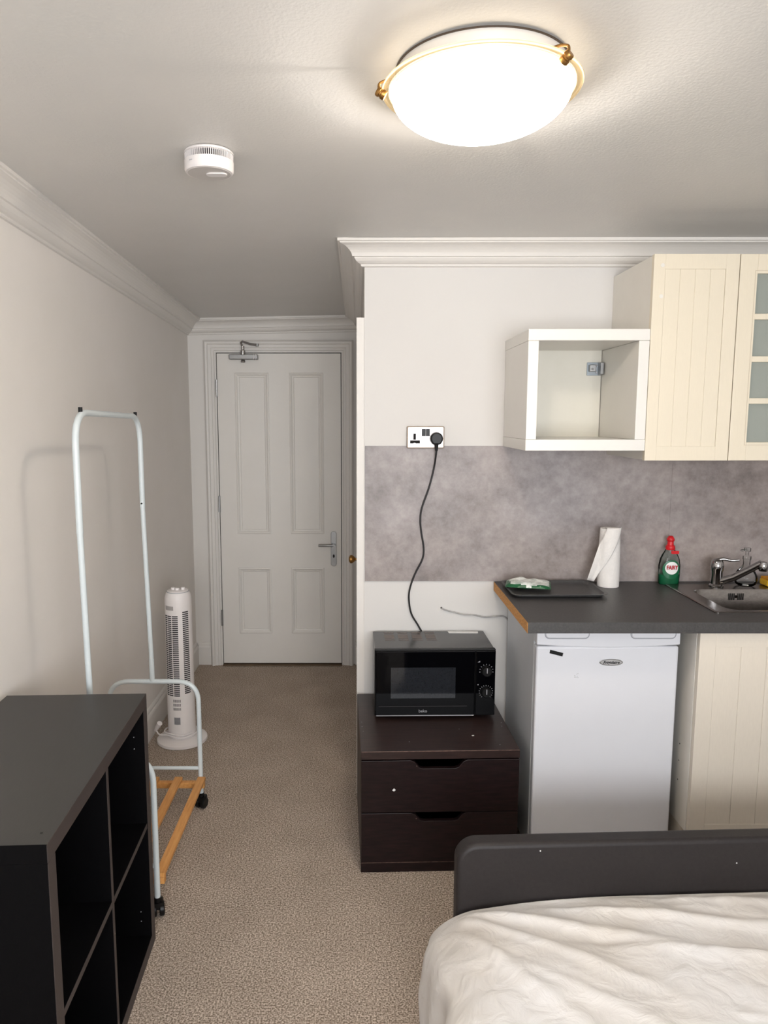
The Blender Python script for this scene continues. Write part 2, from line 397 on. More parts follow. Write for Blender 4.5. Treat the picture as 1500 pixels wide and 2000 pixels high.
bm = B(); box(bm, XL-.1, XR+.1, Y0-.1, YB+.1, -.06, 0); struct('floor', bm, M_carpet)
bm = B()
xs = [XL-.1, -.5, 0, 1.2, XR+.1]; ys = [Y0-.1, 0, 1.5, 2.883, 3.6, YB+.1]
lo = [[bm.verts.new((x, y, zc(x, y))) for x in xs] for y in ys]
hi = [[bm.verts.new((x, y, zc(x, y)+.08)) for x in xs] for y in ys]
for G, rev in ((lo, True), (hi, False)):
    for j in range(len(ys)-1):
        for i in range(len(xs)-1):
            q = [G[j][i], G[j][i+1], G[j+1][i+1], G[j+1][i]]
            bm.faces.new(q[::-1] if rev else q)
for i in range(len(xs)-1):
    bm.faces.new((lo[0][i], lo[0][i+1], hi[0][i+1], hi[0][i])); bm.faces.new((lo[-1][i], hi[-1][i], hi[-1][i+1], lo[-1][i+1]))
for j in range(len(ys)-1):
    bm.faces.new((lo[j][0], hi[j][0], hi[j+1][0], lo[j+1][0])); bm.faces.new((lo[j][-1], lo[j+1][-1], hi[j+1][-1], hi[j][-1]))
struct('ceiling', bm, M_ceil)

def wall(name, x0, x1, y0, y1, m):
    bm = B()
    pts = [(x0, y0), (x1, y0), (x1, y1), (x0, y1)]
    loft(bm, [[(x, y, 0) for x, y in pts], [(x, y, zc(x, y)+.01) for x, y in pts]])
    return struct(name, bm, m)
wall('wall_left', XL-.1, XL, Y0, YB, M_lwall)
wall('wall_back', XL, XS, YB, YB+.1, M_trim)
wall('wall_kitchen', XS, XR, YK, YK+.12, M_wall)
wall('wall_side', XS, XS+.12, YK+.12, YB, M_trim)
wall('wall_right', XR, XR+.1, Y0, YK, M_wall)
# wall behind the camera with the window opening
bm = B()
x0, x1, z0, z1 = WIN
box(bm, XL, x0, Y0-.1, Y0, 0, 2.34); box(bm, x1, XR, Y0-.1, Y0, 0, 2.34)
box(bm, x0, x1, Y0-.1, Y0, 0, z0); box(bm, x0, x1, Y0-.1, Y0, z1, 2.34)
struct('wall_front', bm, M_wall)
bm = B()
for a, b_, c, d in ((x0, x0+.05, z0, z1), (x1-.05, x1, z0, z1), (x0, x1, z0, z0+.05), (x0, x1, z1-.05, z1), ((x0+x1)/2-.025, (x0+x1)/2+.025, z0, z1)):
    box(bm, a, b_, Y0-.08, Y0-.02, c, d)
wf = struct('window_1', bm, M_trim)
bm = B(); box(bm, x0+.05, x1-.05, Y0-.052, Y0-.048, z0+.05, z1-.05); obj('pane', bm, M_glass, wf)

# cornices
PROF = [(0, .084), (.010, .084), (.013, .081), (.014, .076), (.022, .073), (.031, .067), (.037, .059), (.039, .054), (.046, .053), (.047, .049),
        (.050, .041), (.056, .033), (.064, .026), (.074, .020), (.086, .016), (.091, .015), (.092, .011), (.100, .010), (.100, 0)]
def cornice(name, f0, f1, n=2):
    bm = B(); loops = []
    for k in range(n + 1):
        t = k / n; L = []
        for p, d in PROF + [(0, 0)]:
            a = f0(p); b = f1(p); x = a[0]+(b[0]-a[0])*t; y = a[1]+(b[1]-a[1])*t
            L.append((x, y, zc(x, y) - d + .0005))
        loops.append(L)
    loft(bm, loops)
    return struct(name, bm, M_trim)
cornice('trim_1', lambda p: (XL+p, Y0), lambda p: (XL+p, YB-p))
cornice('trim_2', lambda p: (XL+p, YB-p), lambda p: (XS-p, YB-p))
cornice('trim_3', lambda p: (XS-p, YB-p), lambda p: (XS-p, YK-p))
cornice('trim_4', lambda p: (XS-p, YK-p), lambda p: (XR, YK-p))

# skirting
SK = [(0, 0), (.018, 0), (.018, .112), (.015, .120), (.010, .126), (.010, .134), (.006, .142), (0, .146)]
def skirt(name, a, b, nx, ny):
    bm = B(); loft(bm, [[(a[0]+nx*p, a[1]+ny*p, z) for p, z in SK], [(b[0]+nx*p, b[1]+ny*p, z) for p, z in SK]])
    return struct(name, bm, M_trim)
skirt('baseboard_left', (XL, Y0), (XL, YB), 1, 0)
skirt('baseboard_back', (XL+.018, YB), (-.934, YB), 0, -1)
skirt('baseboard_corner', (-.022, YB), (XS, YB), 0, -1)

# main door: architrave, leaf, ironmongery
def profile_frame(bm, x0, x1, z1, y, prof, z0=0):
    """three-sided casing; prof = [(offset outward from opening, projection towards -Y)]"""
    L = [[(x0-o, y-d, z0) for o, d in prof], [(x0-o, y-d, z1+o) for o, d in prof],
         [(x1+o, y-d, z1+o) for o, d in prof], [(x1+o, y-d, z0) for o, d in prof]]
    loft(bm, L)
AR = [(0, 0), (0, .020), (.010, .020), (.013, .026), (.026, .026), (.029, .031), (.046, .032), (.051, .040), (.062, .042), (.067, .036), (.072, .030), (.072, 0)]
DX0, DX1, DZ = -.858, -.103, 1.946
bm = B(); profile_frame(bm, DX0, DX1, DZ, YB-.0005, AR); struct('trim_5', bm, M_trim)
door = thing('door_1', 'white painted four-panel door at the end of the passage', 'door', (-.48, YB-.02, 0))
del door['category']; door['kind'] = 'structure'
bm = B()
fy, by = YB-.028, YB-.004
lx0, lx1, lz0, lz1 = DX0+.006, DX1-.004, .016, DZ-.006
# panel openings
pcols = [(-.736, -.553), (-.407, -.224)]
prow = [(.220, .620), (.855, 1.815)]
gx = sorted({lx0, lx1} | {v for c in pcols for v in c}); gz = sorted({lz0, lz1} | {v for r in prow for v in r})
for i in range(len(gx)-1):
    for j in range(len(gz)-1):
        hole = any(abs(gx[i]-c[0]) < 1e-6 for c in pcols) and any(abs(gz[j]-r[0]) < 1e-6 for r in prow)
        box(bm, gx[i], gx[i+1], fy + (.010 if hole else 0), by, gz[j], gz[j+1])
leaf = obj('door_leaf', bm, M_door, door)
for c in pcols:
    for r in prow:
        bm = B()
        LL = []
        for off, dep in ((-.012, 0.0), (-.010, -.004), (-.004, -.006), (.002, -.003), (.006, .003), (.014, .005), (.018, .0095)):
            LL.append([(c[0]+off, fy+dep, r[0]+off), (c[1]-off, fy+dep, r[0]+off), (c[1]-off, fy+dep, r[1]-off), (c[0]+off, fy+dep, r[1]-off)])
        loft(bm, LL, False, False)
        obj('panel_moulding', bm, M_door, leaf)
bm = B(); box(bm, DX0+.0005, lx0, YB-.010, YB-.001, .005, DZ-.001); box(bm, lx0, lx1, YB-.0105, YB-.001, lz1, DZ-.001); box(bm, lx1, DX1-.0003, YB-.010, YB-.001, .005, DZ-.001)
obj('gap_shade_strip', bm, M_dark, door)  # dark strip added to paint the shade in the gap round the leaf
# hinges
for z in (1.735, 1.03, .31):
    bm = B(); lathe(bm, [(.006, -.05), (.006, .05)], (DX0+.003, fy-.006, z), 12)
    box(bm, DX0-.004, DX0+.008, fy-.004, fy+.002, z-.05, z+.05)
    obj('hinge', bm, M_satin, door)
# handle plate + lever
bm = B(); prism(bm, rrect(-.170, -.136, .640+.0, .860, .016), fy-.008, fy, 'y'); hp = obj('handle_plate', bm, M_satin, door, bev=.002)
bm = B(); lathe(bm, [(.011, 0), (.011, .05)], (-.153, fy-.006, .778), 16, axis='y')
tube(bm, fillet([(-.153, fy-.05, .778), (-.19, fy-.052, .778), (-.245, fy-.046, .777)], .01), .008, 12); obj('lever', bm, M_satin, hp, smooth=True)
bm = B(); prism(bm, ellipse(-.153, .705, .006, .011, 20), fy-.0095, fy-.007, 'y'); obj('keyhole', bm, M_hole, hp)
# overhead closer
cl = thing('door_closer', 'silver overhead door closer with a folded arm above the passage door', 'door closer', (-.70, fy, 1.92))
bm = B(); box(bm, -.772, -.600, fy-.042, fy-.001, 1.902, 1.932); obj('body', bm, M_satin, cl, bev=.004)
bm = B(); box(bm, -.625, -.622, fy-.044, fy-.001, 1.900, 1.934); box(bm, -.612, -.609, fy-.044, fy-.001, 1.900, 1.934); obj('end_band', bm, M_chrome, cl)
bm = B(); lathe(bm, [(.012, 0), (.014, .008), (.010, .016)], (-.690, fy-.022, 1.884), 16); obj('spindle_cap', bm, M_chrome, cl, smooth=True)
bm = B(); lathe(bm, [(.015, 0), (.015, .022), (.010, .028), (.010, .05)], (-.690, fy-.024, 1.932), 16)
tube(bm, [(-.690, fy-.026, 1.972), (-.700, fy-.03, 2.0), (-.690, fy-.034, 2.008), (-.640, fy-.055, 1.990), (-.60, fy-.06, 1.984)], .007, 10); obj('arm', bm, M_chrome, cl, smooth=True)
bm = B(); lathe(bm, [(.009, -.008), (.009, .008)], (-.60, fy-.058, 1.984), 12); tube(bm, [(-.605, fy-.056, 1.982), (-.602, fy-.016, 1.990)], .005, 8); obj('arm_foot', bm, M_satin, cl)
# brown threshold under the door
bm = B(); box(bm, DX0+.002, DX1-.002, YB-.05, YB-.002, 0.0003, .008); struct('trim_6', bm, M_thresh, bev=.003)

# cupboard door in the side wall, seen edge-on
AR2 = [(0, 0), (0, .018), (.02, .02), (.05, .026), (.06, .030), (.07, .030), (.07, 0)]
bm = B()
cy0, cy1, cz = 2.958, 3.66, 1.870
L = [[(XS-d, cy0-o, 0) for o, d in AR2], [(XS-d, cy0-o, cz+o) for o, d in AR2], [(XS-d, cy1+o, cz+o) for o, d in AR2], [(XS-d, cy1+o, 0) for o, d in AR2]]
loft(bm, L); struct('trim_7', bm, M_trim)
cd = thing('door_2', 'white cupboard door in the passage side wall with a brass knob', 'door', (XS-.01, 3.3, 0))
del cd['category']; cd['kind'] = 'structure'
bm = B(); box(bm, XS-.014, XS-.001, cy0+.004, cy1-.004, .01, cz-.004); obj('door_leaf', bm, M_door, cd, bev=.002)
bm = B(); lathe(bm, [(.014, 0), (.014, -.004), (.007, -.008), (.006, -.022), (.013, -.028), (.018, -.036), (.017, -.044), (.010, -.049), (.003, -.050)], (XS-.014, 3.03, .968), 20, axis='x')
obj('knob', bm, M_brass, cd, smooth=True)

# stone-effect splashback
bm = B()
box(bm, XS+.003, 1.235, YK-.006, YK-.0005, .908, 1.4485); box(bm, 1.2355, XR-.002, YK-.006, YK-.0005, .908, 1.4485)
o = obj('splashback', bm, M_conc); tag(o, 'grey stone-effect splashback panel on the kitchen wall above the worktop', 'splashback')

# ------------------------------------------------------------------ ceiling lamp
lx, ly = LAMP; lz = zc(lx, ly)
lamp = thing('ceiling_lamp', 'round frosted glass flush ceiling lamp, lit, with brass clips', 'ceiling light', (lx, ly, lz))
bm = B(); lathe(bm, [(.170, 0), (.171, -.003), (.170, -.008), (.166, -.026), (.158, -.028)], (lx, ly, lz), 72); obj('base_pan', bm, mat('lamp_pan', (206, 202, 196), .4, noise_scale=9, col2=(200, 196, 190)), lamp, smooth=True)
bm = B(); lathe(bm, [(.174, 0), (.174, -.0022), (.1695, -.0022)], (lx, ly, lz), 72, cap0=False, cap1=False); obj('base_rim', bm, mat('dark_rim', (62, 48, 36), .5, noise_scale=9, col2=(56, 42, 30)), lamp, smooth=True)
rz_ = 2.2110
bm = B()
prof = []
Rd, sag = .181, .080
for k in range(15):
    t = k / 14 * PI / 2
    prof.append((max(Rd * math.cos(t) , .0005), -sag * math.sin(t)**1.0))
lathe(bm, prof, (lx, ly, rz_), 72, cap0=False); dome = obj('glass_bowl', bm, M_dome, lamp, smooth=True)
bm = B(); lathe(bm, [(.181, 0), (.187, .003), (.193, .001), (.199, .003), (.201, .007), (.199, .009), (.193, .005), (.187, .007), (.181, .004)], (lx, ly, rz_), 72, cap0=False, cap1=False)
obj('glass_rim', bm, M_rimglass, lamp, smooth=True)
for ang in (182, -50, 66):
    a = math.radians(ang); d = Vector((math.cos(a), math.sin(a), 0)); s = Vector((-d.y, d.x, 0)); c0 = Vector((lx, ly, 0))
    bm = B()
    tube(bm, fillet([c0+d*.168+Vector((0,0,lz-.018)), c0+d*.190+Vector((0,0,lz-.020)), c0+d*.207+Vector((0,0,rz_+.016)), c0+d*.207+Vector((0,0,rz_-.002))], .006), .0028, 8)
    cp = obj('clip', bm, M_brass, lamp, smooth=True)
    bm = B(); lathe(bm, [(.0085, -.012), (.0095, -.010), (.0095, -.004), (.0080, -.003), (.0080, 0), (.0095, .001), (.0095, .006), (.008, .008)], (0, 0, 0), 18)
    bmesh.ops.transform(bm, matrix=Matrix.Translation(c0+d*.204+Vector((0,0,rz_-.002))) @ Vector((0,0,1)).rotation_difference((d*.8-Vector((0,0,-.5))).normalized()).to_matrix().to_4x4(), verts=bm.verts)
    obj('clip_cap', bm, M_brass, cp, smooth=True)
pl = bpy.data.lights.new('lamp_bulb', 'POINT'); pl.energy = BULB_W; pl.shadow_soft_size = .02; pl.color = BULB_COL
po = bpy.data.objects.new('lamp_bulb', pl); C.objects.link(po); po.location = (0, 0, 2.205 - lz); po.parent = lamp

# ------------------------------------------------------------------ smoke alarm
sx, sy = -.383, 1.978; sz = zc(sx, sy)
sa = thing('smoke_alarm', 'round white smoke alarm on the ceiling left of the lamp', 'smoke alarm', (sx, sy, sz))
bm = B(); lathe(bm, [(.060, 0), (.0625, -.003), (.0625, -.006), (.058, -.008)], (sx, sy, sz), 64); obj('mounting_ring', bm, M_white, sa, smooth=True)
bm = B(); lathe(bm, [(.055, -.006), (.055, -.026)], (sx, sy, sz), 64); obj('vent_core', bm, M_slot, sa, smooth=True)
bm = B()
for i in range(72):
    a = 2*PI*i/72
    c0 = Vector((sx+.0605*math.cos(a), sy+.0605*math.sin(a), sz)); t = Vector((-math.sin(a), math.cos(a), 0))*.0009; n_ = Vector((math.cos(a), math.sin(a), 0))*.002
    loft(bm, [[c0-t-n_+Vector((0,0,-.008)), c0+t-n_+Vector((0,0,-.008)), c0+t+n_*.5+Vector((0,0,-.008)), c0-t+n_*.5+Vector((0,0,-.008))],
              [c0-t-n_+Vector((0,0,-.025)), c0+t-n_+Vector((0,0,-.025)), c0+t+n_*.5+Vector((0,0,-.025)), c0-t+n_*.5+Vector((0,0,-.025))]])
obj('vent_fins', bm, M_white, sa)
bm = B(); lathe(bm, [(.0595, -.023), (.0625, -.024), (.0622, -.046), (.059, -.051), (.055, -.052)], (sx, sy, sz), 64); obj('housing', bm, M_white, sa, smooth=True)
bm = B(); lathe(bm, [(.054, -.0515), (.054, -.0525)], (sx, sy, sz), 64); obj('face', bm, M_white2, sa, smooth=True)
bm = B(); prism(bm, rrect(sx-.008, sx+.046, sy-.014, sy+.014, .0138, 8), sz-.056, sz-.0523, 'z'); obj('test_button', bm, M_white, sa, bev=.0015)
bm = B()
for i in range(3):
    a = math.radians(-128 + i*3.2); c0 = Vector((sx+.0627*math.cos(a), sy+.0627*math.sin(a), sz-.034))
    lathe(bm, [(.0014, -.0003), (.0014, .0003)], c0, 10, axis='y')
obj('printed_mark', bm, M_greyink, sa)

# ------------------------------------------------------------------ clothes rail
rk = thing('clothes_rail', 'white metal clothes rail on castors with a wooden shoe rack', 'clothes rail', (-.805, 2.45, 0))
YN, YF = 2.13, 2.775; XA, XBr = -.985, -.632; XM = -.812
bm = B()
tube(bm, fillet([(XM-.008, YN, 1.22), (XM-.008, YN, 1.575), (XM-.012, YF, 1.563), (XM-.012, YF, 1.22)], .10, 14), .0100, 16)
obj('upper_frame', bm, M_rack, rk, smooth=True)
for y, z in ((YN, 1.22), (YF, 1.22)):
    bm = B(); tube(bm, [(XM, y, .62 if y == YF else .60), (XM-.008 if y == YN else XM-.012, y, 1.222)], .0091, 16); obj('lower_post', bm, M_rack, rk, smooth=True)
for y in (YN, YF):
    bm = B(); tube(bm, [(XM, y, .530), (XM, y, .62)], .0102, 16); obj('socket', bm, M_rack, rk, smooth=True)
    bm = B(); tube(bm, fillet([(XA, y, .055), (XA, y, .528), (XBr, y, .528), (XBr, y, .055)], .085, 12), .0094, 16); hoop = obj('end_hoop', bm, M_rack, rk, smooth=True)
    bm = B(); tube(bm, [(XA, y, .168), (XBr, y, .168)], .0075, 12); obj('cross_bar', bm, M_rack, rk, smooth=True)
    for x in (XA, XBr):
        a = .3 if y == YN else -.35
        ct = obj('castor', lathe(B(), [(.012, 0), (.012, .018)], (x, y, .046), 16), M_black, rk, smooth=True)
        bm = B()
        dx, dy = math.cos(a), math.sin(a)
        cyl = B()
        for s in (-1, 1):
            lathe(cyl, [(.019, -.008), (.0225, -.005), (.0225, .005), (.019, .008)], (s*.012, 0, 0), 20, axis='x')
        box(cyl, -.016, .016, -.016, .018, .006, .027)
        bmesh.ops.transform(cyl, matrix=Matrix.Translation((x, y, .0228)) @ Matrix.Rotation(a, 4, 'Z'), verts=cyl.verts)
        obj('castor_wheel', cyl, M_black, ct, smooth=True)
for y in (YN+.055, YF-.055):
    bm = B(); tube(bm, [(XM-.010, y, 1.566 if y < 2.4 else 1.556), (XM-.010, y, 1.590 if y < 2.4 else 1.579)], .0062, 12); obj('end_stop', bm, M_black, rk)
for y in (YN+.022, YF-.022):
    bm = B(); box(bm, XA-.010, XBr+.020, y-.011, y+.011, .098, .122); obj('slat_rail', bm, M_pine, rk, bev=.002)
for x in (-.626, -.718, -.810, -.902, -.984):
    bm = B(); box(bm, x-.0155, x+.0155, YN+.010, YF-.008, .1225, .136); obj('slat', bm, M_pine, rk, bev=.002)
bm = B(); lathe(bm, [(.0035, 0), (.0035, .003)], (XM-.012+.0, YF-.0100, 1.235), 12, axis='y'); obj('locking_pin', bm, M_black, rk)

# ------------------------------------------------------------------ tower fan
fx, fy_ = -.858, 3.40
view = math.atan2(-fy_, -fx)
fan = thing('tower_fan', 'white tower fan standing by the left wall near the passage', 'fan', (fx, fy_, 0))
bm = B(); lathe(bm, [(.116, 0), (.120, .004), (.119, .016), (.105, .023), (.06, .030), (.055, .034)], (fx, fy_, 0), 56); obj('base', bm, M_fan, fan, smooth=True)
def fr(z): return .066 - .004*(z-.06)/.69 if z < .705 else .0622 - .011*((z-.705)/.037)**2
bm = B()
zs = [.030, .06] + [.1+.06*i for i in range(10)] + [.70, .712, .722, .730, .737, .742]
lathe(bm, [(fr(z), z) for z in zs], (fx, fy_, 0), 48); body = obj('body', bm, M_fan, fan, smooth=True)
def arc_slab(bm, a0, a1, z0, z1, proud=.0006, n=6):
    inner, outer = [], []
    L = []
    for i in range(n + 1):
        a = view + math.radians(a0 + (a1-a0)*i/n)
        r0 = fr((z0+z1)/2) - .003; r1 = fr((z0+z1)/2) + proud
        c, s = math.cos(a), math.sin(a)
        L.append([(fx+r0*c, fy_+r0*s, z0), (fx+r1*c, fy_+r1*s, z0), (fx+r1*c, fy_+r1*s, z1), (fx+r0*c, fy_+r0*s, z1)])
    loft(bm, L)
bm = B()
for k in range(42):
    z = .245 + k*.0094
    for a0, a1 in ((-72, -56), (-53, -33), (-29, -4)):
        arc_slab(bm, a0, a1, z, z+.0056)
for k in range(42):
    z = .255 + k*.0096
    arc_slab(bm, 16, 44, z, z+.0058)
obj('grille', bm, M_slot, fan)
bm = B()
for r in range(3):
    for k in range(8):
        a = -34 + k*4.2; arc_slab(bm, a, a+1.8, .175+r*.020, .188+r*.020, n=1)
obj('lower_vent', bm, M_slot, fan)
bm = B(); arc_slab(bm, -32, -6, .105, .140); obj('rating_label', bm, mat('rating_label_grey', (150, 148, 150), .6, noise_scale=60, col2=(138, 136, 138)), fan)
bm = B()
for i in range(14):
    pass
hc = Vector((math.cos(view-.62), math.sin(view-.62), 0))
lathe(bm, [(.0525, .0), (.0525, .002)], (fx, fy_, .7415), 48); obj('trim_ring', bm, M_grey, fan, smooth=True)
bm = B(); arc_slab(bm, -66, -22, .662, .682); obj('carry_handle', bm, mat('handle_recess', (176, 170, 168), .5, noise_scale=20, col2=(168, 162, 160)), fan)
bm = B(); lathe(bm, [(.050, .7415), (.050, .746), (.044, .750)], (fx, fy_, 0), 40); cp = obj('control_panel', bm, M_fan, fan, smooth=True)
for dx, dy in ((-.022, 0), (.0, -.01), (.024, .004)):
    bm = B(); lathe(bm, [(.010, .749), (.009, .760)], (fx+dx, fy_+dy, 0), 16); obj('control_knob', bm, M_fan, cp, bev=.001)
bm = B()
pts = [(fx-.125, fy_-.01, .055), (fx-.10, fy_-.04, .045), (fx-.055, fy_-.062, .052), (fx, fy_-.074, .042), (fx+.05, fy_-.060, .046), (fx+.075, fy_-.01, .05), (fx+.05, fy_+.055, .045),
       (fx-.02, fy_+.075, .045), (fx-.075, fy_+.03, .05), (fx-.078, fy_-.03, .056), (fx-.045, fy_-.068, .062), (fx+.02, fy_-.074, .055), (fx+.06, fy_-.05, .06)]
tube(bm, smooth_path(pts), .0035, 8); obj('power_cord', bm, M_fan, fan, smooth=True)
bm = B(); tube(bm, [(fx-.128, fy_-.01, .052), (fx-.118, fy_-.022, .068), (fx-.098, fy_-.036, .10)], lambda t: .006 + .007*t, 12); obj('plug', bm, M_fan, fan, smooth=True)

# ------------------------------------------------------------------ cube shelf unit
ra = math.radians(2.4)
bs = thing('cube_shelf_unit', 'black-brown two by two cube shelf unit at the left edge', 'shelf unit', (-.5805, 1.2735, 0), ra)
W, D, H, T, t_ = .755, .395, .770, .038, .016    # local: y runs away from camera, x to the left is depth
def lb(x0, x1, y0, y1, z0, z1): return box(B(), x0, x1, y0, y1, z0, z1)
def shelfpart(name, x0, x1, y0, y1, z0, z1, face, m=M_shelf):
    bm = lb(x0, x1, y0, y1, z0, z1)
    bm.faces.ensure_lookup_table()
    for f in bm.faces:
        f.normal_update()
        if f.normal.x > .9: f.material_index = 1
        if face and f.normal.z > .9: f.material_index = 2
    return obj(name, bm, [m, M_shelfedge, M_shelftop], bs, bev=.0008, seg=1, local=True)
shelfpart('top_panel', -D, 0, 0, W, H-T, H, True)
shelfpart('bottom_panel', -D, 0, 0, W, 0, T, False)
shelfpart('side_panel', -D, 0, 0, T, T, H-T, False)
shelfpart('side_panel', -D, 0, W-T, W, T, H-T, False)
shelfpart('divider', -D, -.002, W/2-t_/2, W/2+t_/2, T, H-T, False)
shelfpart('shelf_board', -D, -.002, T, W/2-t_/2, H/2-t_/2, H/2+t_/2, False)
shelfpart('shelf_board', -D, -.002, W/2+t_/2, W-T, H/2-t_/2, H/2+t_/2, False)
obj('back_panel', lb(-D+.001, -D+.006, T, W-T, T, H-T), M_shelf, bs, local=True)
for z in (.62, .655, .085, .115):
    bm = B(); lathe(bm, [(.0015, 0), (.0015, .001)], (-.03, W-T, z), 10, axis='y'); obj('screw_hole', bm, M_greyink, bs, local=True)
bm = B(); lathe(bm, [(.003, 0), (.003, .0006)], (-.025, .04, H), 10); obj('cam_cap', bm, M_black, bs, local=True)

# ------------------------------------------------------------------ bedside drawers
nr = math.radians(1.6)
nd = thing('drawer_unit', 'dark walnut two-drawer chest carrying the microwave', 'chest of drawers', (.009, 2.345, 0), nr)
NW, ND, NH = .540, .518, .442
def L_(name, bm, m, parent=nd, **k): return obj(name, bm, m, parent, local=True, **k)
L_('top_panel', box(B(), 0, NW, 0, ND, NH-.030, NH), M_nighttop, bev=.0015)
L_('edge_strip', box(B(), 0.001, NW-.001, -.0008, 0.0005, NH-.0028, NH-.0006), M_nightedge)
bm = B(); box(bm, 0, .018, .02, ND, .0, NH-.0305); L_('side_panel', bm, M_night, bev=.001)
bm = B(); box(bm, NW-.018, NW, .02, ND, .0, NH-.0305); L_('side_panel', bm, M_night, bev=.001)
L_('back_panel', box(B(), .018, NW-.018, ND-.006, ND-.001, .04, NH-.0305), M_night)
L_('plinth', box(B(), .0, NW, 0.004, .0195, 0, .036), M_night, bev=.001)
def dfront(z0, z1, nx0, nx1, dep):
    return [(0.001, z0), (NW-.001, z0), (NW-.001, z1), (nx1, z1), (nx1-.014, z1-.006), (nx1-.03, z1-dep+.004), (nx1-.042, z1-dep), (nx0+.042, z1-dep), (nx0+.03, z1-dep+.004), (nx0+.014, z1-.006), (nx0, z1), (0.001, z1)]
for (z0, z1, nx0, nx1) in ((.039, .2185, .172, .362), (.2215, .408, .168, .362)):
    bm = B(); prism(bm, dfront(z0, z1, nx0, nx1, .030), 0, .018, 'y'); d = L_('drawer', bm, M_night, bev=.0012)
    bm = B(); box(bm, .02, NW-.02, .0185, .45, z0+.01, z0+.02); box(bm, .02, .032, .0185, .45, z0+.02, z1-.04); box(bm, NW-.032, NW-.02, .0185, .45, z0+.02, z1-.04); box(bm, .032, NW-.032, .44, .45, z0+.02, z1-.04)
    obj('drawer_tray', bm, M_shelf, d, local=True)
    bm = B(); lathe(bm, [(.002, 0), (.002, .001)], (NW*.35, 0, z1-.02), 8, axis='y')
    obj('screw_dot', bm, M_nightedge, d, local=True)
bm = B(); prism(bm, [(.106, .302), (.112, .309), (.118, .303), (.112, .298)], -.0008, .0002, 'y'); L_('chip_mark', bm, M_ink)
bm = B(); box(bm, .001, NW-.001, .003, .0045, .0345, .0365); L_('plinth_edge', bm, M_nightedge)
bm = B(); prism(bm, [(.395, .115), (.402, .118), (.405, .114), (.399, .110)], NH-.0001, NH+.0006, 'z'); L_('chip_mark', bm, M_ink)
for x, y in ((.01, .24), (.01, .20), (.013, .16), (NW-.02, .19), (NW-.015, .22), (.36, .17), (NW-.06, .04), (.17, .07)):
    bm = B(); lathe(bm, [(.0018, -.0002), (.0018, .0005)], (x, y, NH), 8); L_('nail_dot', bm, M_greyink)

# ------------------------------------------------------------------ microwave
mr = math.radians(1.0)
mw = thing('microwave_oven', 'black microwave oven on top of the dark drawer chest', 'microwave', (.060, 2.618, .4423), mr)
def K(name, bm, m, parent=mw, **k): return obj(name, bm, m, parent, local=True, **k)
MW_, MH, MD = .450, .266, .240
K('casing', box(B(), .002, MW_-.002, .022, MD, .012, MH-.002), M_mwtop, bev=.003)
K('front_frame', box(B(), 0, MW_, 0.0, .0215, .010, MH), M_black, bev=.003)
for x in (.04, MW_-.04):
    for y in (.04, MD-.03):
        bm = B(); lathe(bm, [(.012, 0), (.014, .0125)], (x, y, 0), 14); K('foot', bm, M_black)
dr = K('door', box(B(), .003, .372, -.0105, -.0005, .014, MH-.004), M_blackg, bev=.0025)
K('door_window', box(B(), .060, .300, -.0112, -.0104, .082, .200), mat('window_mesh_black', (30, 32, 36), .07, noise_scale=300, col2=(40, 42, 46), spec=.6), dr)
K('door_trim', box(B(), .006, .370, -.0116, -.0104, .0135, .0165), M_greyink, dr)
pn = K('control_panel', box(B(), .3745, MW_-.002, -.0105, -.0005, .014, MH-.004), M_blackg, bev=.0025)
K('pull_ledge', box(B(), .015, .345, -.0113, -.0104, .050, .0515), M_slot, dr)
for zc_, ticks in ((.186, range(-100, 101, 25)), (.105, range(-140, 141, 20))):
    bm = B(); lathe(bm, [(.019, 0), (.0195, .004), (.018, .014), (.016, .016)], (.414, -.0105, zc_), 32, axis='y')
    kb = K('knob', bm, M_black, smooth=True)
    K('knob_pointer', box(B(), .4125, .4155, -.0285, -.0262, zc_-.004, zc_+.015), M_greyink, kb)
    bm = B()
    for d_ in ticks:
        a = math.radians(90 - d_); c0 = Vector((.414+.0245*math.cos(a), 0, zc_+.0245*math.sin(a))); r_ = Vector((math.cos(a), 0, math.sin(a))); s_ = Vector((-math.sin(a), 0, math.cos(a)))
        q = [c0+r_*.002+s_*.0007, c0-r_*.002+s_*.0007, c0-r_*.002-s_*.0007, c0+r_*.002-s_*.0007]
        loft(bm, [[(p.x, -.0112, p.z) for p in q], [(p.x, -.0104, p.z) for p in q]])
    K('dial_marks', bm, M_greyink, pn)
bm = B(); prism(bm, [(.381, .219), (.390, .219), (.390, .225)], -.0112, -.0104, 'y'); K('panel_symbol', bm, M_greyink, pn)
K('panel_symbol', box(B(), .382, .386, -.0112, -.0104, .131, .135), M_greyink, pn)
bm = textbm('beko', .016, facing_cam((.180, -.0108, .032))); K('logo', bm, M_greyink, dr)
K('vent_panel', (lambda b: ([box(b, .045+i*.054, .045+i*.054+.038, MD-.045-dy-h, MD-.045-dy, MH-.0022, MH-.0014) for i in range(4) for dy, h in ((-.028, .014), (0.0, .055), (.066, .012))], b)[1])(B()),
  mat('vent_grey', (84, 74, 70), .5, noise_scale=400, col2=(112, 100, 94)))
bm = B(); prism(bm, [(.305, MD-.030), (.420, MD-.034), (.425, MD-.008), (.302, MD-.006)], MH-.0021, MH-.0012, 'z'); K('sticker', bm, M_ink)

